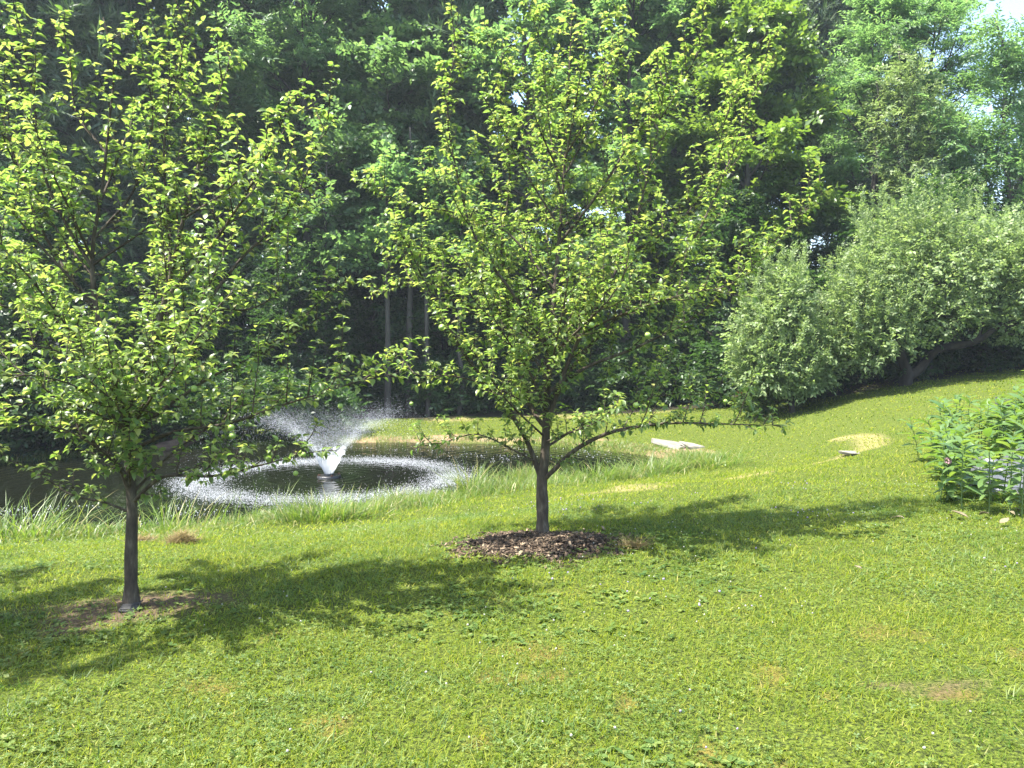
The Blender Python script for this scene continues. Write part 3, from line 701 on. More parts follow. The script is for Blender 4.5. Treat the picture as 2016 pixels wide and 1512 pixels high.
# undergrowth along the wood's edge
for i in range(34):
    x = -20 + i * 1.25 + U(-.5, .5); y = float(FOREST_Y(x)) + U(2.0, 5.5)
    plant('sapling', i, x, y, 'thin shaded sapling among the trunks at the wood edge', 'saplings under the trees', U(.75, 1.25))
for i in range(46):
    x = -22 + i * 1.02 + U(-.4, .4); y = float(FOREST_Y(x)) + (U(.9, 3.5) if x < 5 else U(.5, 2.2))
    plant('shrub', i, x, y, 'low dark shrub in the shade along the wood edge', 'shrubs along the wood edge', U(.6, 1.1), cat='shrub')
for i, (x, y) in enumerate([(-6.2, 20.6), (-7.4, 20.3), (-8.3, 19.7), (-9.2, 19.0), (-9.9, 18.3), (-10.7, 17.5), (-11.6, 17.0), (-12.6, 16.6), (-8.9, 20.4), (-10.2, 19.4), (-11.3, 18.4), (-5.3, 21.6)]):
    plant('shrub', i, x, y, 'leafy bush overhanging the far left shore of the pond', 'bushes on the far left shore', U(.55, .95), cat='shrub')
for i in range(40):
    x = -36 + i * 1.85 + U(-.4, .4); y = U(38, 52)
    plant('sapling', i, x, y, 'sapling far back in the dim wood', 'saplings far back in the wood', U(1.0, 1.7))
# slim bare trunks at the wood's edge
def slim_trunk(px, Y, r, H, lean, label):
    b = at(px, 815, Y); z = float(ground_z(b[0], Y)); t = np.linspace(0, 1, 8)
    P = np.stack([lean * t * H + rng.normal(0, .04, 8), rng.normal(0, .04, 8), t * H - .1], 1); tl = [(P, r * (1 - .75 * t), 8)]; segs = []
    for i in range(9):
        f = U(.55, 1); p = np.array([np.interp(f, t, P[:, k]) for k in range(3)]); a = U(0, 6.28); e = p + np.array([math.cos(a), math.sin(a), U(.1, .6)]) * U(.8, 1.6)
        tl.append((np.stack([p, (p + e) / 2, e]), [.03, .02, .008], 5)); segs.append((p, e))
    pos, sd = crown_pts(segs, 500, .35, .25); n_ = len(pos)
    V, F = scatter(BROAD_SPRAYS, rng.integers(0, 6, n_), pos, norm(sd + rng.normal(0, .5, (n_, 3))), norm(np.array([0, 0, 1.]) + rng.normal(0, .4, (n_, 3))), U(.7, 1.2, n_))
    o = thing('slim_tree', (b[0], Y, z), label, 'tree'); obj('trunk', tubes('trunk', tl, M_BARK2), o); obj('crown', mesh('crown', V, F, M_BROAD), o)
slim_trunk(640, 25.8, .11, 9, .01, 'slim grey trunk standing just behind the fountain spray')
slim_trunk(762, 26.0, .12, 9, .0, 'pale slim trunk with bare stem right of the fountain spray')
slim_trunk(806, 26.6, .15, 10, .01, 'thicker brown trunk between two slim trunks right of the fountain')
slim_trunk(843, 26.2, .10, 9, -.01, 'slim trunk nearest the round apple crown, right of the fountain')
slim_trunk(905, 26.4, .10, 8, .01, 'slim trunk half hidden behind the round apple crown')

# the dark leaning tree against the sky at the right
def path_tree(name, base, limbs, sprays, mat, nspray, spread, label, cat='tree', group=None, size=(.8, 1.3), bark=M_BARK2, leafy=.35):
    o = thing(name, base, label, cat, group); B = np.asarray(base, float); tl, segs = [], []
    for pts, r0, r1 in limbs:
        Q = catmull(pts, .25); a = np.linspace(0, 1, len(Q)); tl.append((Q - B, r0 + (r1 - r0) * a, 8))
        n0 = int(len(Q) * leafy)
        for j in range(n0, len(Q) - 1):
            for _ in range(2):
                e = Q[j] + norm(rng.normal(0, 1, 3) + np.array([0, 0, .4])) * U(.4, 1.1) * spread
                tl.append((np.stack([Q[j], (Q[j] + e) / 2 + np.array([0, 0, .05]), e]) - B, [.016, .01, .004], 4)); segs.append((Q[j] - B, e - B))
    obj('trunk', tubes('trunk', tl, bark), o)
    pos, sd = crown_pts(segs, nspray, .22, .16); n_ = nspray
    V, F = scatter(sprays, rng.integers(0, len(sprays), n_), pos, norm(sd + rng.normal(0, .6, (n_, 3))), norm(np.array([0, 0, 1.]) + rng.normal(0, .45, (n_, 3))), U(*size, n_))
    obj('crown', mesh('crown', V, F, mat), o)
    return o
b = at(2000, 700, 25); b[2] = ground_z(b[0], b[1])
path_tree('leaning_tree', b, [([b, at(1998, 520, 25), at(1990, 420, 25), at(1982, 320, 25), at(1976, 230, 25), at(1980, 120, 25), at(1960, 40, 25)], .13, .03),
    ([at(1988, 400, 25), at(2010, 350, 25), at(2040, 330, 25), at(2090, 250, 25)], .06, .015), ([at(1977, 240, 25), at(1995, 190, 25.2), at(2010, 120, 25.3), at(2030, 60, 25)], .04, .01),
    ([at(1984, 340, 25), at(1940, 300, 25), at(1900, 280, 25), at(1850, 220, 25.3)], .04, .01)], FINE_SPRAYS, M_BROAD, 1700, 1.0, 'dark forked tree with thin foliage against the open sky', leafy=.4)
b = at(1780, 690, 25.5); b[2] = ground_z(b[0], b[1])
path_tree('bare_stemmed_tree', b, [([b, at(1785, 420, 25.5), at(1780, 300, 25.5), at(1775, 180, 25.5), at(1770, 90, 25.5)], .09, .02),
    ([at(1784, 330, 25.5), at(1740, 240, 25.5), at(1725, 160, 25.5)], .045, .01), ([at(1782, 300, 25.5), at(1800, 220, 25.4), at(1790, 130, 25.4)], .05, .01),
    ([at(1784, 350, 25.5), at(1830, 280, 25.4), at(1850, 200, 25.2)], .04, .01)], FINE_SPRAYS, M_OLD, 1500, .9, 'grey many stemmed tree with thin crown behind the spreading old apple', leafy=.35, size=(.6, 1.0))

# ------------------------------------------------------------------ old apple trees on the right
def lobe_crown(lobes, n, B, up_shoots=0, shoot_len=1.0):
    """sprays filling a union of ellipsoids, thicker near the skin"""
    vol = np.array([r[0] * r[1] + r[1] * r[2] + r[0] * r[2] for _, r in lobes]); k = rng.choice(len(lobes), n, p=vol / vol.sum())
    C = np.array([c for c, _ in lobes]); R = np.array([r for _, r in lobes])
    d = norm(rng.normal(0, 1, (n, 3))); rr = U(.25, 1.06, n) ** .55
    lump = .48 + .92 * N1(d[:, 0] * 3 + k * 7, d[:, 2] * 3 + d[:, 1] * 2, 1.6)
    pos = C[k] + R[k] * d * (rr * lump)[:, None]
    dirs = norm(d * .8 + np.array([0, 0, .25]) + rng.normal(0, .5, (n, 3)))
    if up_shoots:
        P2, D2 = [], []
        for _ in range(up_shoots):
            i = rng.integers(0, len(lobes)); a = norm(rng.normal(0, 1, 3)); a[2] = abs(a[2]) * 1.3 + .2; a = norm(a)
            s = C[i] + R[i] * a * .9; l = U(.3, 1) * shoot_len; m = int(l / .03)
            t = np.linspace(0, 1, m)[:, None]; sd = norm(np.array([0, 0, 1.]) + a * .4 + rng.normal(0, .12, 3))
            P2.append(s + sd * l * t + rng.normal(0, .02, (m, 3))); D2.append(norm(sd + rng.normal(0, .55, (m, 3))))
        pos = np.concatenate([pos] + P2); dirs = np.concatenate([dirs] + D2)
    return pos, dirs
def old_apple(base, limbs, lobes, n, shoots, label, seed, name='old_apple_tree', mat=M_OLD, cat='tree', shoot_len=1.15, sp=SMALL_SPRAYS, size=(.75, 1.35)):
    global rng
    rng = np.random.default_rng(seed); B = np.asarray(base, float)
    o = thing(name, base, label, cat); tl = []
    for pts, r0, r1 in limbs:
        Q = catmull(pts, .15); Q = Q + np.cumsum(rng.normal(0, .012, Q.shape), 0) * np.linspace(0, 1, len(Q))[:, None]
        tl.append((Q - B, (r0 + (r1 - r0) * np.linspace(0, 1, len(Q))) * (1 + .12 * rng.normal(0, 1, len(Q)).clip(-1, 1)), 9))
    tips = np.array([l[0][-1] for l in limbs])
    for c, r in lobes:
        c = np.asarray(c); s = tips[np.argmin(np.linalg.norm(tips - c, axis=1))]
        for _ in range(7):
            e = c + norm(rng.normal(0, 1, 3)) * np.asarray(r) * U(.5, .95); m = (s + c) / 2 + rng.normal(0, .12, 3)
            tl.append((catmull([s, m, (m + e) / 2 + rng.normal(0, .08, 3), e], .2) - B, None, 5))
    tl = [(p, np.linspace(.035, .006, len(p)) if r is None else r, k) for p, r, k in tl]
    obj('trunk', tubes('trunk', tl, M_BARK3), o)
    pos, d = lobe_crown(lobes, n, B, shoots, shoot_len); m = len(pos)
    V, F = scatter(sp, rng.integers(0, len(sp), m), pos - B, d, norm(np.array([0, 0, 1.]) + rng.normal(0, .5, (m, 3))), U(*size, m) * np.where(np.arange(m) < n, 1, .6))
    obj('crown', mesh('crown', V, F, mat), o)
    return o
Y0 = 20.0
b = at(1782, 748, Y0); b[2] = ground_z(b[0], b[1]) 
LB = lambda px, py, dy, rx, ry, rz: (at(px, py, Y0 + dy), np.array([rx, ry, rz]))
old_apple(b, [([b - [0, 0, .1], at(1786, 735, Y0), at(1775, 700, Y0), at(1770, 660, Y0), at(1762, 600, Y0)], .17, .08),
    ([at(1786, 742, Y0), at(1815, 722, Y0), at(1845, 690, Y0 - .1), at(1880, 682, Y0 - .2), at(1925, 672, Y0 - .3), at(1975, 640, Y0 - .3)], .13, .06),
    ([at(1845, 690, Y0 - .1), at(1868, 672, Y0), at(1885, 640, Y0), at(1895, 600, Y0 + .1)], .1, .05), ([at(1925, 672, Y0 - .3), at(1932, 645, Y0 - .2), at(1935, 610, Y0)], .05, .03)],
  [LB(1840, 540, 0, 1.6, 1.6, 1.3), LB(1740, 560, 0, 1.2, 1.3, 1.15), LB(1780, 480, .2, 1.2, 1.3, .9), LB(1900, 500, .2, 1.4, 1.4, 1.05), LB(1980, 560, .1, 1.4, 1.4, 1.15), LB(1690, 600, -.3, .75, .9, .8), LB(1720, 650, -.6, .7, .8, .55), LB(1850, 620, -.7, 1.2, .7, .5), LB(2050, 520, 0, 1.5, 1.5, 1.2), LB(2000, 640, -.2, .9, .9, .45), LB(1700, 700, -.5, .5, .6, .4), LB(1760, 670, -.9, .6, .5, .35)],
  7600, 210, 'big old apple tree with wide grey green crown and dark leaning forked trunk', 31)
b = at(1560, 792, 20.0); b[2] = ground_z(b[0], b[1])
old_apple(b, [([b - [0, 0, .1], at(1556, 760, Y0), at(1545, 700, Y0), at(1540, 640, Y0)], .09, .05), ([at(1557, 765, Y0), at(1590, 720, Y0), at(1600, 670, Y0)], .06, .03)],
  [LB(1545, 610, 0, .75, .8, .85), LB(1500, 660, 0, .8, .8, .75), LB(1585, 680, 0, .6, .8, .6), LB(1478, 715, .2, .55, .6, .5), LB(1545, 710, -.3, .95, .8, .55), LB(1610, 730, -.2, .5, .5, .4), LB(1545, 565, .1, .4, .5, .55), LB(1500, 740, -.3, .6, .6, .45), LB(1570, 755, -.4, .6, .6, .35), LB(1610, 690, -.2, .55, .6, .5)],
  3900, 120, 'smaller old apple tree with pointed top beside the round apple crown', 32)
Y0 = 20.5
b = at(1500, 800, 20.5); b[2] = ground_z(b[0], b[1])
sh = old_apple(b, [([b, at(1500, 790, Y0), at(1497, 775, Y0)], .03, .02)], [LB(1500, 782, 0, .35, .35, .28), LB(1478, 790, .1, .3, .3, .2), LB(1515, 765, 0, .2, .2, .2)], 600, 10,
  'small dark green bush with red blossoms under the smaller old apple', 33, 'flowering_bush', M_CLOVER, 'bush', .25)
V, F = [], []
ICO = None
def blob(r, seed=0):
    t = (1 + 5 ** .5) / 2
    v = norm(np.array([(-1, t, 0), (1, t, 0), (-1, -t, 0), (1, -t, 0), (0, -1, t), (0, 1, t), (0, -1, -t), (0, 1, -t), (t, 0, -1), (t, 0, 1), (-t, 0, -1), (-t, 0, 1)]))
    f = np.array([(0, 11, 5), (0, 5, 1), (0, 1, 7), (0, 7, 10), (0, 10, 11), (1, 5, 9), (5, 11, 4), (11, 10, 2), (10, 7, 6), (7, 1, 8), (3, 9, 4), (3, 4, 2), (3, 2, 6), (3, 6, 8), (3, 8, 9), (4, 9, 5), (2, 4, 11), (6, 2, 10), (8, 6, 7), (9, 8, 1)])
    return v * r * (1 + .2 * np.random.default_rng(seed).normal(0, 1, (12, 1))), f
BLOOM = mesh('blossom', *blob(1.0, 3), M_PETALR)
for k in range(5):
    o = obj('blossom', BLOOM, sh); c = at(1458 + U(-8, 12), 770 + U(-8, 8), 20.1) - b; o.location = Vector(c); o.scale = (.035,) * 3

# weathered boards standing behind the old apple
def box_part(name, size, loc, mat, parent, rot=(0, 0, 0), bevel=.01, jag=0.):
    import bmesh
    bm = bmesh.new(); bmesh.ops.create_cube(bm, size=1)
    for v in bm.verts: v.co = Vector((v.co.x * size[0], v.co.y * size[1], v.co.z * size[2])) + Vector(rng.normal(0, jag, 3) if jag else (0, 0, 0))
    if bevel: bmesh.ops.bevel(bm, geom=list(bm.edges), offset=bevel, segments=2, affect='EDGES')
    m = bpy.data.meshes.new(name); bm.to_mesh(m); bm.free(); m.materials.append(mat)
    o = obj(name, m, parent); o.location = loc; o.rotation_euler = rot; return o
b = at(1806, 742, 21.6); b[2] = ground_z(b[0], b[1])
scr = thing('board_screen', b, 'weathered grey upright boards standing behind the leaning apple trunk', 'screen')
for k, (dx, wd) in enumerate([(-.27, .24), (0.0, .26), (.29, .27)]):
    box_part('board', (wd, .035, 2.1), (dx, 0.02 * (k % 2), 1.0), M_BOARD, scr, (0, 0, .02 * k), .006)
box_part('rail', (.9, .05, .09), (0, .055, 1.6), M_BOARD, scr)

# ------------------------------------------------------------------ fountain
rng = np.random.default_rng(41)
ft = thing('fountain', FOUNT, 'floating pond fountain throwing a wide ring of white spray', 'fountain')
fl = obj('float', lathe('float', [(.06, .02), (.14, .03), (.2, .04), (.225, .025), (.23, -.03), (.2, -.08), (.1, -.1)], 28, M_BLACK), ft)
obj('nozzle', lathe('nozzle', [(.09, .02), (.09, .1), (.06, .12), (.06, .2), (.075, .21), (.075, .24), (.0, .24)], 18, M_BLACK), ft)
for a in range(4):
    an = a * math.pi / 2 + .5
    o = box_part('float_bracket', (.05, .03, .04), (.19 * math.cos(an), .19 * math.sin(an), .05), M_ORANGE, fl, (0, 0, an), .008)
# the solid foot of the jet: a ragged trumpet of water
k, mz = 40, 12; th = np.arange(k) * 2 * math.pi / k; hh = np.linspace(0, 1, mz)
rr = .085 + .26 * hh ** 1.2; V = []
for i in range(mz):
    r = rr[i] * (1 + rng.normal(0, .07 * hh[i], k)); V.append(np.stack([r * np.cos(th), r * np.sin(th), np.full(k, .06 + .50 * hh[i]) + rng.normal(0, .035 * hh[i], k)], 1))
V = np.concatenate(V); j = np.arange(mz - 1)[:, None] * k; s = np.arange(k)[None]; s2 = (s + 1) % k
Fq = np.stack([j + s, j + s2, j + k + s2, j + k + s], -1); hole = rng.random(Fq.shape[:2]) < (np.clip(np.linspace(-.5, 1.0, mz - 1), 0, 1)[:, None] ** 1.0) * .9
tag(obj('water_jet', mesh('water_jet', V, Fq[~hole], M_FOAM, True), ft))
TET = (np.array([(.5, -.3, -.2), (-.5, -.3, -.2), (0, .55, -.2), (0, 0, .5)], float), np.array([(0, 2, 1), (0, 1, 3), (1, 2, 3), (2, 0, 3)]))
OCT = (np.array([(1, 0, 0), (-1, 0, 0), (0, 1, 0), (0, -1, 0), (0, 0, 1), (0, 0, -1)], float) * .5, np.array([(0, 2, 4), (2, 1, 4), (1, 3, 4), (3, 0, 4), (2, 0, 5), (1, 2, 5), (3, 1, 5), (0, 3, 5)]))
# droplets on ballistic paths
n_ = 36000
th = U(0, 2 * math.pi, n_); R_ = 2.62 * (1 + rng.normal(0, .085, n_)); tn = np.tan(np.radians(56.5 + rng.normal(0, 2.4, n_))); u = np.where(rng.random(n_) < .86, U(.05, .50, n_) ** 1.0, U(.5, 1, n_))
x = u * R_; z = .16 + x * tn * (1 - u); dzdx = tn * (1 - 2 * u)
pos = np.stack([x * np.cos(th), x * np.sin(th), z], 1) + rng.normal(0, 1, (n_, 3)) * (.012 + .06 * u)[:, None]
vel = norm(np.stack([np.cos(th), np.sin(th), dzdx], 1))
sz = (U(.0025, .0065, n_) * np.where(u < .25, 1.15, 1))[:, None] * np.stack([np.ones(n_), U(1.2, 2.6, n_), np.ones(n_)], 1)
ok = pos[:, 2] > .01
V, F = scatter([TET], np.zeros(ok.sum(), int), pos[ok], vel[ok], rng.normal(0, 1, (ok.sum(), 3)), sz[ok])
tag(obj('spray', mesh('spray', V, F, M_FOAM), ft), kind='stuff')
# the ring where it falls: splashes and foam on the water
n_ = 40000
th = U(0, 2 * math.pi, n_); r = 2.45 + rng.normal(0, .25, n_) - np.abs(rng.normal(0, .18, n_)) * (rng.random(n_) < .5); dens = N1(np.cos(th) * 4, np.sin(th) * 4, 1.0)
ok = rng.random(n_) < .35 + .75 * dens; th, r = th[ok], r[ok]; n_ = len(th)
pos = np.stack([r * np.cos(th), r * np.sin(th), np.abs(rng.normal(0, .03, n_)) + .004], 1)
flat = rng.random(n_) < .55
sz = np.where(flat[:, None], np.stack([U(.006, .018, n_), U(.008, .028, n_), U(.003, .006, n_)], 1), np.stack([U(.003, .008, n_), U(.008, .022, n_), U(.003, .008, n_)], 1))
pos[flat, 2] = .004
d = np.where(flat[:, None], np.stack([rng.normal(0, 1, n_), rng.normal(0, .3, n_), np.zeros(n_)], 1), np.stack([rng.normal(0, .25, n_), rng.normal(0, .25, n_), np.ones(n_)], 1))
nn = np.where(flat[:, None], [[0, 0, 1.]], [[0, 1., 0]])
V, F = scatter([TET], np.zeros(n_, int), pos, d, nn, sz)
tag(obj('splash_ring', mesh('splash_ring', V, F, M_FOAM), ft), kind='stuff')
# small white specks on the water near the near bank and the far side of the ring
n_ = 5200
x = np.concatenate([U(-9, -2, 2600), U(-5, 3, 2600)]); y = np.concatenate([U(9.8, 11.8, 2600), U(16.5, 19.5, 2600)]); dd = pond_d(x, y)
ok = (dd < -.1) & (rng.random(n_) < sstep(.35, .75, N2(x, y, 1.6)) * np.where(y < 13, .75, .35)); x, y = x[ok], y[ok]; n_ = len(x)
V, F = scatter([OCT], np.zeros(n_, int), np.stack([x, y, np.full(n_, ZW + .006)], 1), np.stack([rng.normal(0, 1, n_), rng.normal(0, 1, n_), np.zeros(n_)], 1), np.tile([0, 0, 1.], (n_, 1)), U(.009, .024, n_)[:, None] * np.array([[1, 1.3, .5]]))
tag(obj('white_specks', mesh('white_specks', V, F, M_FOAM)), 'small white specks scattered on the dark pond', 'foam', kind='stuff')

# ------------------------------------------------------------------ grass
rng = np.random.default_rng(51)
def blade(seg, wd, curl):
    t = np.linspace(0, 1, seg + 1); V, F = [], []
    for i in range(seg):
        ww = wd * (1 - t[i] ** 2 * .8) / 2; V += [(-ww, t[i], curl * t[i] ** 2), (ww, t[i], curl * t[i] ** 2)]
    V.append((0, 1, curl))
    for i in range(seg - 1): F += [(2 * i, 2 * i + 1, 2 * i + 3), (2 * i, 2 * i + 3, 2 * i + 2)]
    F.append((2 * seg - 2, 2 * seg - 1, 2 * seg)); return np.array(V), np.array(F)
BL = [blade(2, 1, c) for c in (.15, .4, .7)]
def lawn_points(n, ya, yb, spread=.78):
    y = np.sqrt(U(ya * ya, yb * yb, n)); x = U(-spread, spread, n) * y + U(-.4, .4, n)
    d = pond_d(x, y); z = ground_z(x, y, d); return x, y, z, d
def blades(name, x, y, z, ln, wd, mat, lean=.5, bases=BL, label=None, cat=None):
    n = len(x); az = U(0, 6.28, n)
    d = norm(np.stack([np.cos(az) * lean * U(.1, 1.4, n), np.sin(az) * lean * U(.1, 1.4, n), np.ones(n)], 1))
    nn = np.stack([np.cos(az), np.sin(az), np.zeros(n)], 1) + rng.normal(0, .3, (n, 3))
    V, F = scatter(bases, rng.integers(0, len(bases), n), np.stack([x, y, z - .004], 1), d, nn, np.stack([wd, ln, ln], 1))
    return tag(obj(name, mesh(name, V, F, mat, True)), label, cat, kind='stuff')
X, Y_, Z, LNG, WD = [], [], [], [], []
for n, ya, yb, l0, l1, w0 in [(66000, 2.4, 4.6, .018, .055, .0045), (86000, 4.6, 8.2, .024, .06, .006), (60000, 8.2, 14.5, .03, .07, .011), (50000, 14.5, 25, .03, .06, .026)]:
    x, y, z, d = lawn_points(n, ya, yb); mo, st, so, cl, du = masks(x, y, d)
    pr = (d > .3) * (1 - .92 * so) * (1 - .8 * cl) * (1 - .85 * du) * (1 - .55 * mo) * (.55 + .45 * N2(x, y, 6))
    ok = rng.random(n) < pr; x, y, z = x[ok], y[ok], z[ok]
    hgt = .65 + .7 * N1(x, y, 2.3)
    X.append(x); Y_.append(y); Z.append(z); LNG.append(U(l0, l1, len(x)) * hgt); WD.append(w0 * U(.7, 1.3, len(x)))
X, Y_, Z, LNG, WD = map(np.concatenate, (X, Y_, Z, LNG, WD))
blades('grass', X, Y_, Z, LNG, WD, M_GRASS, .75, label='short mown green lawn grass', cat='grass')
print('lawn blades', len(X))
k = 10; x, y, z, d = lawn_points(3200, 2.5, 9); ok = (d > 2) & (rng.random(len(x)) < sstep(.35, .7, N2(x + 3, y, .9))) & (masks(x, y, d)[2] < .3); x, y = x[ok], y[ok]
x = np.repeat(x, k) + rng.normal(0, .018, len(x) * k); y = np.repeat(y, k) + rng.normal(0, .018, len(x))
blades('grass_tufts', x, y, ground_z(x, y), U(.04, .095, len(x)), U(.004, .007, len(x)), M_CLOVER, .9, label='coarser dark green tufts in the mown lawn', cat='grass')
# clover and other broad-leaved lawn weeds
def clover():
    V, F = [], []
    for i in range(3):
        a = i * 2.094; d = np.array([math.cos(a), math.sin(a), .12]); s = np.array([-math.sin(a), math.cos(a), 0]); k = len(V)
        V += [np.zeros(3), d * .7 + s * .42 + [0, 0, .12], d * 1.02, d * .7 - s * .42 + [0, 0, .12]]; F += [(k, k + 1, k + 2), (k, k + 2, k + 3)]
    return np.array(V), np.array(F)
CLV = clover()
x, y, z, d = lawn_points(86000, 2.4, 9); mo, st, so, cl, du = masks(x, y, d)
pr = (d > 1.2) * (1 - .9 * so) * (.12 + .88 * sstep(.36, .62, .55 * N3(x, y, 1.2) + .45 * N1(x, y, 3.7))) * (1 - .4 * mo) * np.where(y > 6, .7, 1)
ok = rng.random(len(x)) < pr; x, y, z = x[ok], y[ok], z[ok]; n = len(x)
V, F = scatter([CLV], np.zeros(n, int), np.stack([x, y, z + U(.012, .038, n)], 1), norm(np.stack([rng.normal(0, 1, n), rng.normal(0, 1, n), rng.normal(0, .2, n)], 1)), norm(np.array([0, 0, 1.]) + rng.normal(0, .35, (n, 3))), U(.006, .0145, n))
tag(obj('clover', mesh('clover', V, F, M_CLOVER)), 'low clover growing through the lawn', 'clover', kind='stuff'); print('clover', n)
WEED = [leaf_base(.5, .2, .25, us=(0, .3, .65, 1), ws=(0, .8, .9, 0), pet=.05)]
x, y, z, d = lawn_points(2600, 2.4, 7); pr = sstep(.45, .75, N1(x + 30, y, 1.1)); ok = rng.random(len(x)) < pr; x, y, z = x[ok], y[ok], z[ok]
k = 6; n = len(x) * k; az = U(0, 6.28, n)
V, F = scatter(WEED, np.zeros(n, int), np.stack([np.repeat(x, k), np.repeat(y, k), np.repeat(z, k) + .012], 1), norm(np.stack([np.cos(az), np.sin(az), U(.1, .6, n)], 1)), np.tile([0, 0, 1.], (n, 1)) + rng.normal(0, .15, (n, 3)), U(.02, .055, n))
tag(obj('lawn_weeds', mesh('lawn_weeds', V, F, M_CLOVER, True)), 'flat rosettes of broad leaved weeds in the lawn', 'weeds', kind='stuff')
# flowers in the lawn
BB = blob(1.0)
def flowers(name, n, fn, mat, r, label):
    x, y, z, d = lawn_points(n, 2.5, 9.5); ok = (rng.random(n) < fn(x, y)) & (d > 1.5); x, y, z = x[ok], y[ok], z[ok]; n = len(x)
    V, F = scatter([BB], np.zeros(n, int), np.stack([x, y, z + U(.03, .055, n)], 1), rng.normal(0, 1, (n, 3)), rng.normal(0, 1, (n, 3)), r * U(.6, 1.2, n))
    tag(obj(name, mesh(name, V, F, mat)), label, 'flowers', kind='stuff')
flowers('clover_flowers', 1500, lambda x, y: sstep(.4, .7, N2(x, y, 1.1)) * .5, M_PETALW, .0055, 'tiny white clover heads dotted over the lawn')
flowers('mauve_flowers', 1500, lambda x, y: sstep(.62, .8, N3(x + 5, y, 1.5)) * (x > 0) * .8, M_PETALP, .0075, 'tiny mauve flower heads in the sunny lawn')

# tall grass on the banks
BT = [blade(4, 1, c) for c in (.2, .45, .8, 1.1)]
n = 60000
k = rng.integers(0, len(POND), n); t = U(0, 1, n); pa = POND[k]; pb = np.roll(POND, -1, 0)[k]
e = pb - pa; nl = norm(np.stack([e[:, 1], -e[:, 0]], 1)); off = rng.normal(.45, .45, n)
xy = pa + e * t[:, None] + nl * off[:, None]
x, y = xy.T; d = pond_d(x, y)
near = y < 16
dens = np.where(near, .08 + 1.0 * sstep(.38, .72, N1(x, y, 1.25) * .65 + N2(x, y, 3.1) * .35), .18 + .35 * sstep(.45, .7, N1(x, y, .8)))
ok = (d > -.25) & (d < np.where(near, 1.9, .9)) & (rng.random(n) < dens) & (x > -14); x, y, d = x[ok], y[ok], d[ok]; n = len(x)
low = np.where((y < 12) & (x < -2.0), np.where(rng.random(n) < .05, 1.3, .42), 1.0)
hgt = low * (.09 + .28 * np.exp(-np.clip(d, 0, 9) / .8)) * (.55 + .9 * N1(x, y, 1.25)) * np.where(y < 16, 1, .55) * U(.55, 1.25, n)
blades('bank_grass', x, y, ground_z(x, y), hgt, U(.006, .011, n) * np.where(y > 14, 1.4, 1), M_REED, .45, BT, 'long uncut grass along the edge of the pond', 'grass'); print('bank', n)
n = 26000
x = U(-9.5, 3.5, n); y = U(6.8, 14.5, n); d = pond_d(x, y)
ok = (d > .05) & (rng.random(n) < sstep(2.6, .8, d + (N1(x, y, 1.4) - .5) * 1.6) * np.where(x < -.8, 1, .35)); x, y, d = x[ok], y[ok], d[ok]; n = len(x)
blades('shaggy_bank_grass', x, y, ground_z(x, y), U(.07, .20, n) * (.6 + .8 * N2(x, y, 2.2)), U(.005, .009, n), M_REED, 1.3, BT, 'matted long grass leaning over on the near bank', 'grass'); print('shaggy', n)
# clumps that stand out
def clump(px, py, Y, n, r, h0, h1, label, lean=.45, w=(.007, .014), mat=M_REED):
    c = at(px, py, Y); x = c[0] + rng.normal(0, r, n); y = Y + rng.normal(0, r * .6, n); z0 = ground_z(c[0], Y); z = ground_z(x, y) - z0
    az = np.arctan2(y - Y, x - c[0]) + rng.normal(0, .8, n)
    d = norm(np.stack([np.cos(az) * lean * U(.2, 1.5, n), np.sin(az) * lean * U(.2, 1.5, n), np.ones(n)], 1)); ln = U(h0, h1, n)
    V, F = scatter(BT, rng.integers(0, 4, n), np.stack([x - c[0], y - Y, z - .01], 1), d, np.stack([np.cos(az), np.sin(az), np.zeros(n)], 1) + rng.normal(0, .2, (n, 3)), np.stack([U(*w, n), ln, ln], 1))
    o = obj('grass_clump', mesh('grass_clump', V, F, mat, True), loc=(c[0], Y, float(z0))); tag(o, label, 'grass clump', 'tall grass clumps by the pond'); return o
clump(640, 1020, 9.9, 520, .30, .18, .50, 'dense bright green grass clump at the water below the fountain')
clump(925, 950, 12.4, 170, .16, .35, .70, 'tall arching grass clump at the water left of the round apple trunk', .38)
clump(1180, 930, 13.6, 240, .30, .25, .55, 'pale arching grass clump just right of the round apple trunk', .5)
clump(1280, 925, 14.0, 220, .28, .25, .55, 'arching grass clump between the trunk and the pale slab', .5)
clump(1400, 905, 14.6, 200, .35, .22, .48, 'grass clump in front of the pale slab', .5)
clump(40, 1020, 9.2, 260, .4, .3, .7, 'straggling pale grass clump at the left edge of the pond bank', .55)
clump(330, 1030, 9.6, 80, .3, .3, .62, 'few tall seeding stems behind the left apple trunk', .3)
# dry mown grass lying in small heaps
def heap(px, py, Y, rx, ry, n, label, h=.06):
    c = at(px, py, Y); z0 = float(ground_z(c[0], Y)); a = U(0, 6.28, n); r = np.sqrt(rng.random(n)); x = rx * r * np.cos(a); y = ry * r * np.sin(a); z = ground_z(c[0] + x, Y + y) - z0 + h * (1 - r ** 2) * U(.2, 1, n)
    az = U(0, 6.28, n); V, F = scatter(BL, rng.integers(0, 3, n), np.stack([x, y, z], 1), norm(np.stack([np.cos(az), np.sin(az), rng.normal(.1, .25, n)], 1)), np.tile([0, 0, 1.], (n, 1)) + rng.normal(0, .3, (n, 3)), np.stack([U(.004, .007, n), U(.06, .16, n), U(.06, .12, n)], 1))
    tag(obj('dry_grass_heap', mesh('dry_grass_heap', V, F, M_STRAW), loc=(c[0], Y, z0)), label, 'dry grass', 'heaps of dry cut grass')
heap(358, 1062, 7.9, .16, .12, 700, 'small mound of dry tan grass just right of the left apple trunk', .12)
heap(280, 1058, 8.1, .12, .10, 350, 'smaller wisp of dry grass touching the left apple trunk', .06)
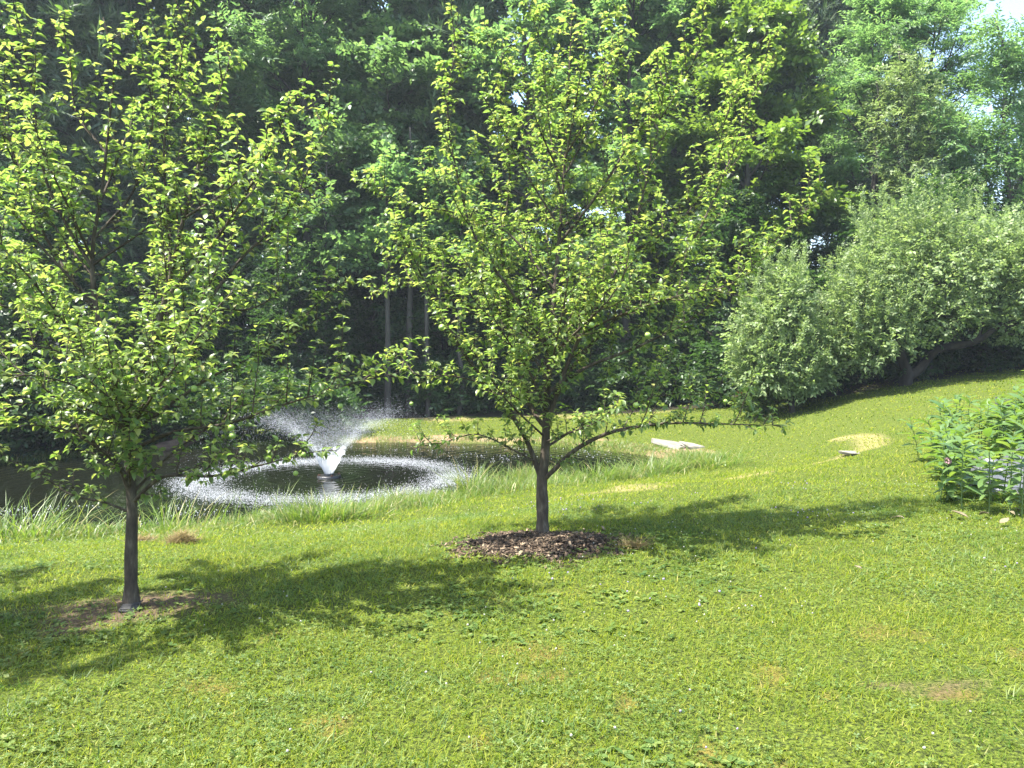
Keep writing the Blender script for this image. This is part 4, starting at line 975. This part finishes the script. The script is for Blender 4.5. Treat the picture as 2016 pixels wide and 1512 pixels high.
heap(1245, 1072, 6.3, .12, .07, 240, 'tan wisp of dry grass right of the mulch ring', .03)

# ------------------------------------------------------------------ mulch ring
rng = np.random.default_rng(61)
mc = np.array([.19, 6.50]); mz0 = float(ground_z(mc[0], mc[1]))
mr = thing('mulch_ring', (mc[0], mc[1], mz0), 'ring of dark brown bark mulch round the middle apple trunk', 'mulch')
k, m = 48, 9; V = [[0, .2, .0]]
def mrad(a): return np.stack([(.63 + .10 * np.sin(3 * a + 1) + .05 * np.sin(7 * a) + .04 * np.sin(11 * a + 2) + .03 * np.sin(17 * a)) * np.cos(a), (.47 + .07 * np.sin(4 * a) + .04 * np.sin(9 * a + 1)) * np.sin(a) - .12 * (np.sin(a) < -.5) * np.abs(np.cos(a * 1.0)) ** .3 * np.exp(-((a - 4.6) / .5) ** 2)], -1)
th = np.arange(k) * 2 * math.pi / k; V = []
for i in range(m):
    f = (i + .4) / m; pt = mrad(th) * f; zz = ground_z(pt[:, 0] + mc[0], pt[:, 1] + mc[1]) - mz0 + .045 * (1 - f ** 2.5) + rng.normal(0, .006, k) - .006
    V.append(np.c_[pt, zz])
V = np.concatenate(V); V = np.vstack([V, [[0, 0, .03]]]); j = np.arange(m - 1)[:, None] * k; s = np.arange(k)[None]; s2 = (s + 1) % k
T = np.stack([j + s, j + s2, j + k + s2, j + k + s], -1).reshape(-1, 4); T = np.concatenate([T[:, [0, 1, 2]], T[:, [0, 2, 3]], np.stack([s[0], s2[0], np.full(k, len(V) - 1)], -1)])
obj('soil', mesh('soil', V, T, M_SOIL, True), mr)
CHIP = (np.array([(-.5, -.5, 0), (.5, -.4, .1), (.4, .5, 0), (-.45, .5, .15), (0, 0, .5), (.1, 0, -.4)], float), np.array([(0, 1, 4), (1, 2, 4), (2, 3, 4), (3, 0, 4), (1, 0, 5), (2, 1, 5), (3, 2, 5), (0, 3, 5)]))
n = 5200; a = U(0, 6.28, n); f = np.where(rng.random(n) < .84, np.sqrt(rng.random(n)) * 1.02, U(.95, 1.3, n) + np.abs(rng.normal(0, .1, n))); pt = mrad(a) * f[:, None]; z = ground_z(pt[:, 0] + mc[0], pt[:, 1] + mc[1]) - mz0 + .045 * np.clip(1 - f ** 2.5, 0, 1) + U(-.004, .014, n)
V, F = scatter([CHIP], np.zeros(n, int), np.c_[pt, z], norm(np.c_[rng.normal(0, 1, (n, 2)), rng.normal(0, .3, n)]), norm(np.array([0, 0, 1.]) + rng.normal(0, .5, (n, 3))), np.stack([U(.006, .028, n), U(.012, .07, n), U(.003, .011, n)], 1))
tag(obj('chips', mesh('chips', V, F, M_MULCH), mr), kind='stuff')
# grass tuft against the trunk
clump(1075, 1075, 6.55, 160, .13, .03, .10, 'little green weed tuft growing in the mulch below the trunk', .7, (.006, .012), M_GRASS)
def dry_leaf(px, py, Y, size, label, name='dry_leaf', cat='dry leaf', mat=M_DRYLEAF):
    c = at(px, py, Y); z = float(ground_z(c[0], Y)); v, f = leaf_base(U(.35, .55), U(.3, .6), U(-.3, .3), U(-.3, .3), pet=.02); v = v.copy(); v[:, 2] -= v[:, 2].min()
    m = mesh(name, v * size, f, mat, True); o = obj(name, m, loc=(c[0], Y, z + .035)); o.rotation_euler = (U(-.3, .3), U(-.3, .3), U(0, 6.28)); so = o.modifiers.new('thickness', 'SOLIDIFY'); so.thickness = .0015
    tag(o, label, cat, 'dry leaves lying on the ground'); return o
dry_leaf(1048, 1112, 6.02, .12, 'pale dry leaf at the front lip of the mulch ring, left one')
dry_leaf(1085, 1106, 6.05, .10, 'pale dry leaf at the front lip of the mulch ring, right one')
dry_leaf(1030, 1098, 6.1, .08, 'tan dry leaf half sunk in the front of the mulch')
for q in [(1908, 1014, 6.85, .16, 'largest straw coloured dry leaf in front of the grey sheet'), (1945, 1011, 6.9, .12, 'curled dry leaf beside the largest one before the grey sheet'), (1968, 1028, 6.6, .12, 'straw coloured dry leaf nearest the viewer before the grey sheet'), (1985, 1005, 7.0, .13, 'dry leaf close under the milkweed at the sheet edge'), (2008, 998, 7.1, .12, 'dry leaf at the frame edge under the milkweed'),
          (1780, 1016, 6.8, .12, 'lone dry leaf on the lawn left of the milkweed bed'), (1870, 1002, 7.0, .10, 'small dry leaf between the lone leaf and the sheet'), (1696, 1160, 5.3, .06, 'small reddish dry leaf in the middle of the sunny lawn'), (522, 1118, 6.3, .06, 'small brown leaf on the shaded lawn between the trees')]: dry_leaf(*q)
# the flat grey piece at the left trunk's foot
rng = np.random.default_rng(62)
fs = box_part('foot_stone', (.11, .07, .022), (LT[0] + .03, LT[1] - .075, LT[2] + .022), M_DARKSTONE, None, (.35, .12, .2), .008, .012)
tag(fs, 'flat grey stone leaning on the foot of the left apple trunk', 'stone')

# ------------------------------------------------------------------ stones, slabs, log on the banks
def slab(px, py, Y, sx, sy, sz, rot, label, mat=M_STONE, up=.02):
    c = at(px, py, Y); z = float(ground_z(c[0], Y)); o = box_part('stone_slab', (sx, sy, sz), (c[0], Y, z + up), mat, None, rot, .012, .03)
    tag(o, label, 'stone', 'flat stones by the pond')
slab(1330, 886, 18.5, .72, .95, .07, (.12, .04, .62), 'pale flat slab lying on the bank at the right end of the pond', up=.03)
slab(1362, 890, 18.1, .42, .6, .06, (.10, .06, .3), 'narrower pale slab against the right side of the bigger one', up=.02)
slab(1680, 861, 13.3, .34, .30, .04, (.12, .03, .2), 'small pale flat stone alone on the sunny slope')
slab(1992, 738, 15.0, .5, .3, .14, (0, .1, .4), 'dark grey stone at the top of the slope by the frame edge', M_DARKSTONE, .05)
a0, a1 = at(305, 893, 18.6), at(425, 846, 19.8)
ln = catmull([a0 + [0, 0, .05], (a0 * .6 + a1 * .4) + [0, 0, .04], a1], .12)
lg = thing('fallen_log', a0, 'brown fallen log sloping up the far bank behind the left apple tree', 'log')
obj('trunk', tubes('trunk', [(ln - a0, .15 + .02 * np.sin(np.arange(len(ln)) * 1.3), 12)], M_LOG), lg)
obj('limb', tubes('limb', [(catmull([ln[6], ln[6] + [-.2, .1, .12], ln[6] + [-.45, .2, .2]], .1) - a0, np.linspace(.05, .02, len(catmull([ln[6], ln[6] + [-.2, .1, .12], ln[6] + [-.45, .2, .2]], .1))), 7)], M_LOG), lg)

# ------------------------------------------------------------------ milkweed bed on the right
rng = np.random.default_rng(71)
bx, by = 6.25, 8.8
u = np.linspace(-1, 1, 70); SX, SY = np.meshgrid(bx + u * 1.05, by + np.linspace(-1, 1, 60) * .75)
SZ = ground_z(SX, SY) + .05 + .16 * np.clip(1 - ((SX - bx) / 1.05) ** 4, 0, 1) * np.clip(1 - ((SY - by) / .75) ** 4, 0, 1) + .22 * (N1(SX, SY * .5, 3.5) - .5) + .20 * np.abs(N2(SX + SY * .6, SY * .4, 5) - .5) + .06 * np.abs(N3(SX, SY, 13) - .5) + .12 * (SX - bx) + .18 * sstep(-.1, .7, SY - by) * sstep(-.4, .5, SX - bx)
sm = grid_mesh('plastic_sheet', SX[0], SY[:, 0], SZ, M_TARP); so = obj('plastic_sheet', sm); md = so.modifiers.new('thickness', 'SOLIDIFY'); md.thickness = .003
tag(so, 'crumpled grey plastic sheet under the milkweed plants', 'sheet')
MLEAF = [leaf_base(U(.34, .43), U(.25, .6), U(.15, .5), U(-.06, .06), pet=.04, us=(0, .15, .4, .7, .9, 1), ws=(0, .72, 1, .9, .5, 0)) for _ in range(4)]
MLM = [mesh('leaf', v, f, M_MILK, True) for v, f in MLEAF]
BUD = mesh('flower_cluster', *scatter([blob(.009)], np.zeros(40, int), norm(rng.normal(0, 1, (40, 3))) * .028, rng.normal(0, 1, (40, 3)), rng.normal(0, 1, (40, 3)), np.ones(40)), M_PETALK)
def milkweed(x, y, h, lean, label, group=None, flower=False, pairs=None, name='milkweed_plant'):
    z = float(ground_z(x, y)); o = thing(name, (x, y, z), label, 'plant', group)
    t = np.linspace(0, 1, 8)[:, None]; P = np.array([[0, 0, 0]]) + np.array([lean[0], lean[1], 0]) * t ** 1.6 * h + np.array([0, 0, h]) * t
    obj('stem', tubes('stem', [(P, np.linspace(.0075, .004, 8), 6)], M_STEM), o)
    k = pairs or max(7, int(h / .07)); a = U(0, 3.14)
    for i in range(k):
        f = .10 + .90 * (i + .5) / k; p = np.array([np.interp(f, t[:, 0], P[:, j]) for j in range(3)]); a += 1.57 + U(-.25, .25)
        sz = (.24 - .07 * abs(f - .6) / .5) * U(.8, 1.15) * (1 if f < .9 else .6) * (1 if f > .3 else .75)
        for s in (0, math.pi):
            el = U(.05, .5) + .75 * max(0, f - .6) / .4
            d = Vector((math.cos(a + s) * math.cos(el), math.sin(a + s) * math.cos(el), math.sin(el))); nn = Vector((0, 0, 1)) + Vector(rng.normal(0, .15, 3)) - d * .3
            xx = d.cross(nn).normalized(); zz = xx.cross(d); R3 = Matrix((xx, d, zz)).transposed()
            q = obj('leaf', MLM[int(U(0, 4))], o); q.matrix_local = Matrix.Translation(Vector(p)) @ R3.to_4x4() @ Matrix.Scale(float(sz), 4)
    if flower:
        q = obj('flower_cluster', BUD, o); q.location = Vector(P[6] + [.03, -.03, 0])
    return o
def mw(px, py, Y, h, label, lean=(0, 0), **kw):
    c = at(px, py, Y); return milkweed(c[0], Y, h, lean, label, **kw)
mw(1808, 906, 10.9, .62, 'lone thin milkweed leaning outward at the left edge of the bed', (-.22, 0))
mw(1852, 985, 7.9, .52, 'milkweed with a pink flower cluster at the front left of the bed', (.05, 0), flower=True)
mw(1893, 995, 7.4, .72, 'upright milkweed in front of the grey sheet, left of the two', (0, 0))
mw(1948, 1000, 7.2, .82, 'upright milkweed with big leaves before the grey sheet, middle', (-.03, 0))
mw(1988, 1000, 7.1, .72, 'milkweed in front of the grey sheet near the frame edge', (.02, 0))
mw(2012, 1000, 7.0, .85, 'milkweed cut by the frame edge before the grey sheet', (.05, 0))
for i in range(6):
    Y = U(7.5, 8.3); px = 1872 + i * 27 + U(-8, 8); c = at(px, 900, Y); milkweed(c[0], Y, U(.45, .72), (U(-.1, .1), U(-.1, .05)), 'leafy milkweed standing at the front lip of the grey sheet', 'milkweed along the front of the sheet', pairs=9)
for i in range(46):
    Y = U(9.6, 12.2); px = U(1835, 2070); c = at(px, 900, Y); milkweed(c[0], Y, U(.6, .9) + .1 * (px > 1960), (U(-.12, .08), U(-.1, .1)), 'milkweed plant in the dense stand behind the grey sheet', 'milkweed stand behind the sheet', pairs=9)
for i in range(15):
    Y = U(7.9, 10.4); px = U(1840, 1905) ; c = at(px, 900, Y); milkweed(c[0], Y, U(.5, .75), (U(-.2, .08), U(-.1, .1)), 'low milkweed at the left side of the bed', 'milkweed along the left of the bed', pairs=8)
for i in range(5):
    Y = U(11.5, 12.5); px = U(1995, 2070); c = at(px, 850, Y); milkweed(c[0], Y, U(.95, 1.15), (U(-.1, .1), 0), 'tall milkweed at the back of the bed by the frame edge', 'tall milkweed at the back', pairs=11)

# ------------------------------------------------------------------ the summer air
M_HAZE, n = newmat('haze')
pv = n.nodes.new('ShaderNodeVolumePrincipled'); pv.inputs['Color'].default_value = (.80, .90, 1, 1); pv.inputs['Density'].default_value = .0008; pv.inputs['Anisotropy'].default_value = .3
o = n.nodes.new('ShaderNodeOutputMaterial'); n.links.new(pv.outputs[0], o.inputs['Volume'])
hv = np.array([(x, y, z) for x in (-640, 640) for y in (-340, 940) for z in (-4, 42)], float)
hf = np.array([(0, 1, 3, 2), (4, 6, 7, 5), (0, 4, 5, 1), (2, 3, 7, 6), (0, 2, 6, 4), (1, 5, 7, 3)])
tag(obj('haze', mesh('haze', hv, hf, M_HAZE)), 'thin pale summer haze', 'haze', kind='stuff')
print('objects', len(bpy.data.objects))
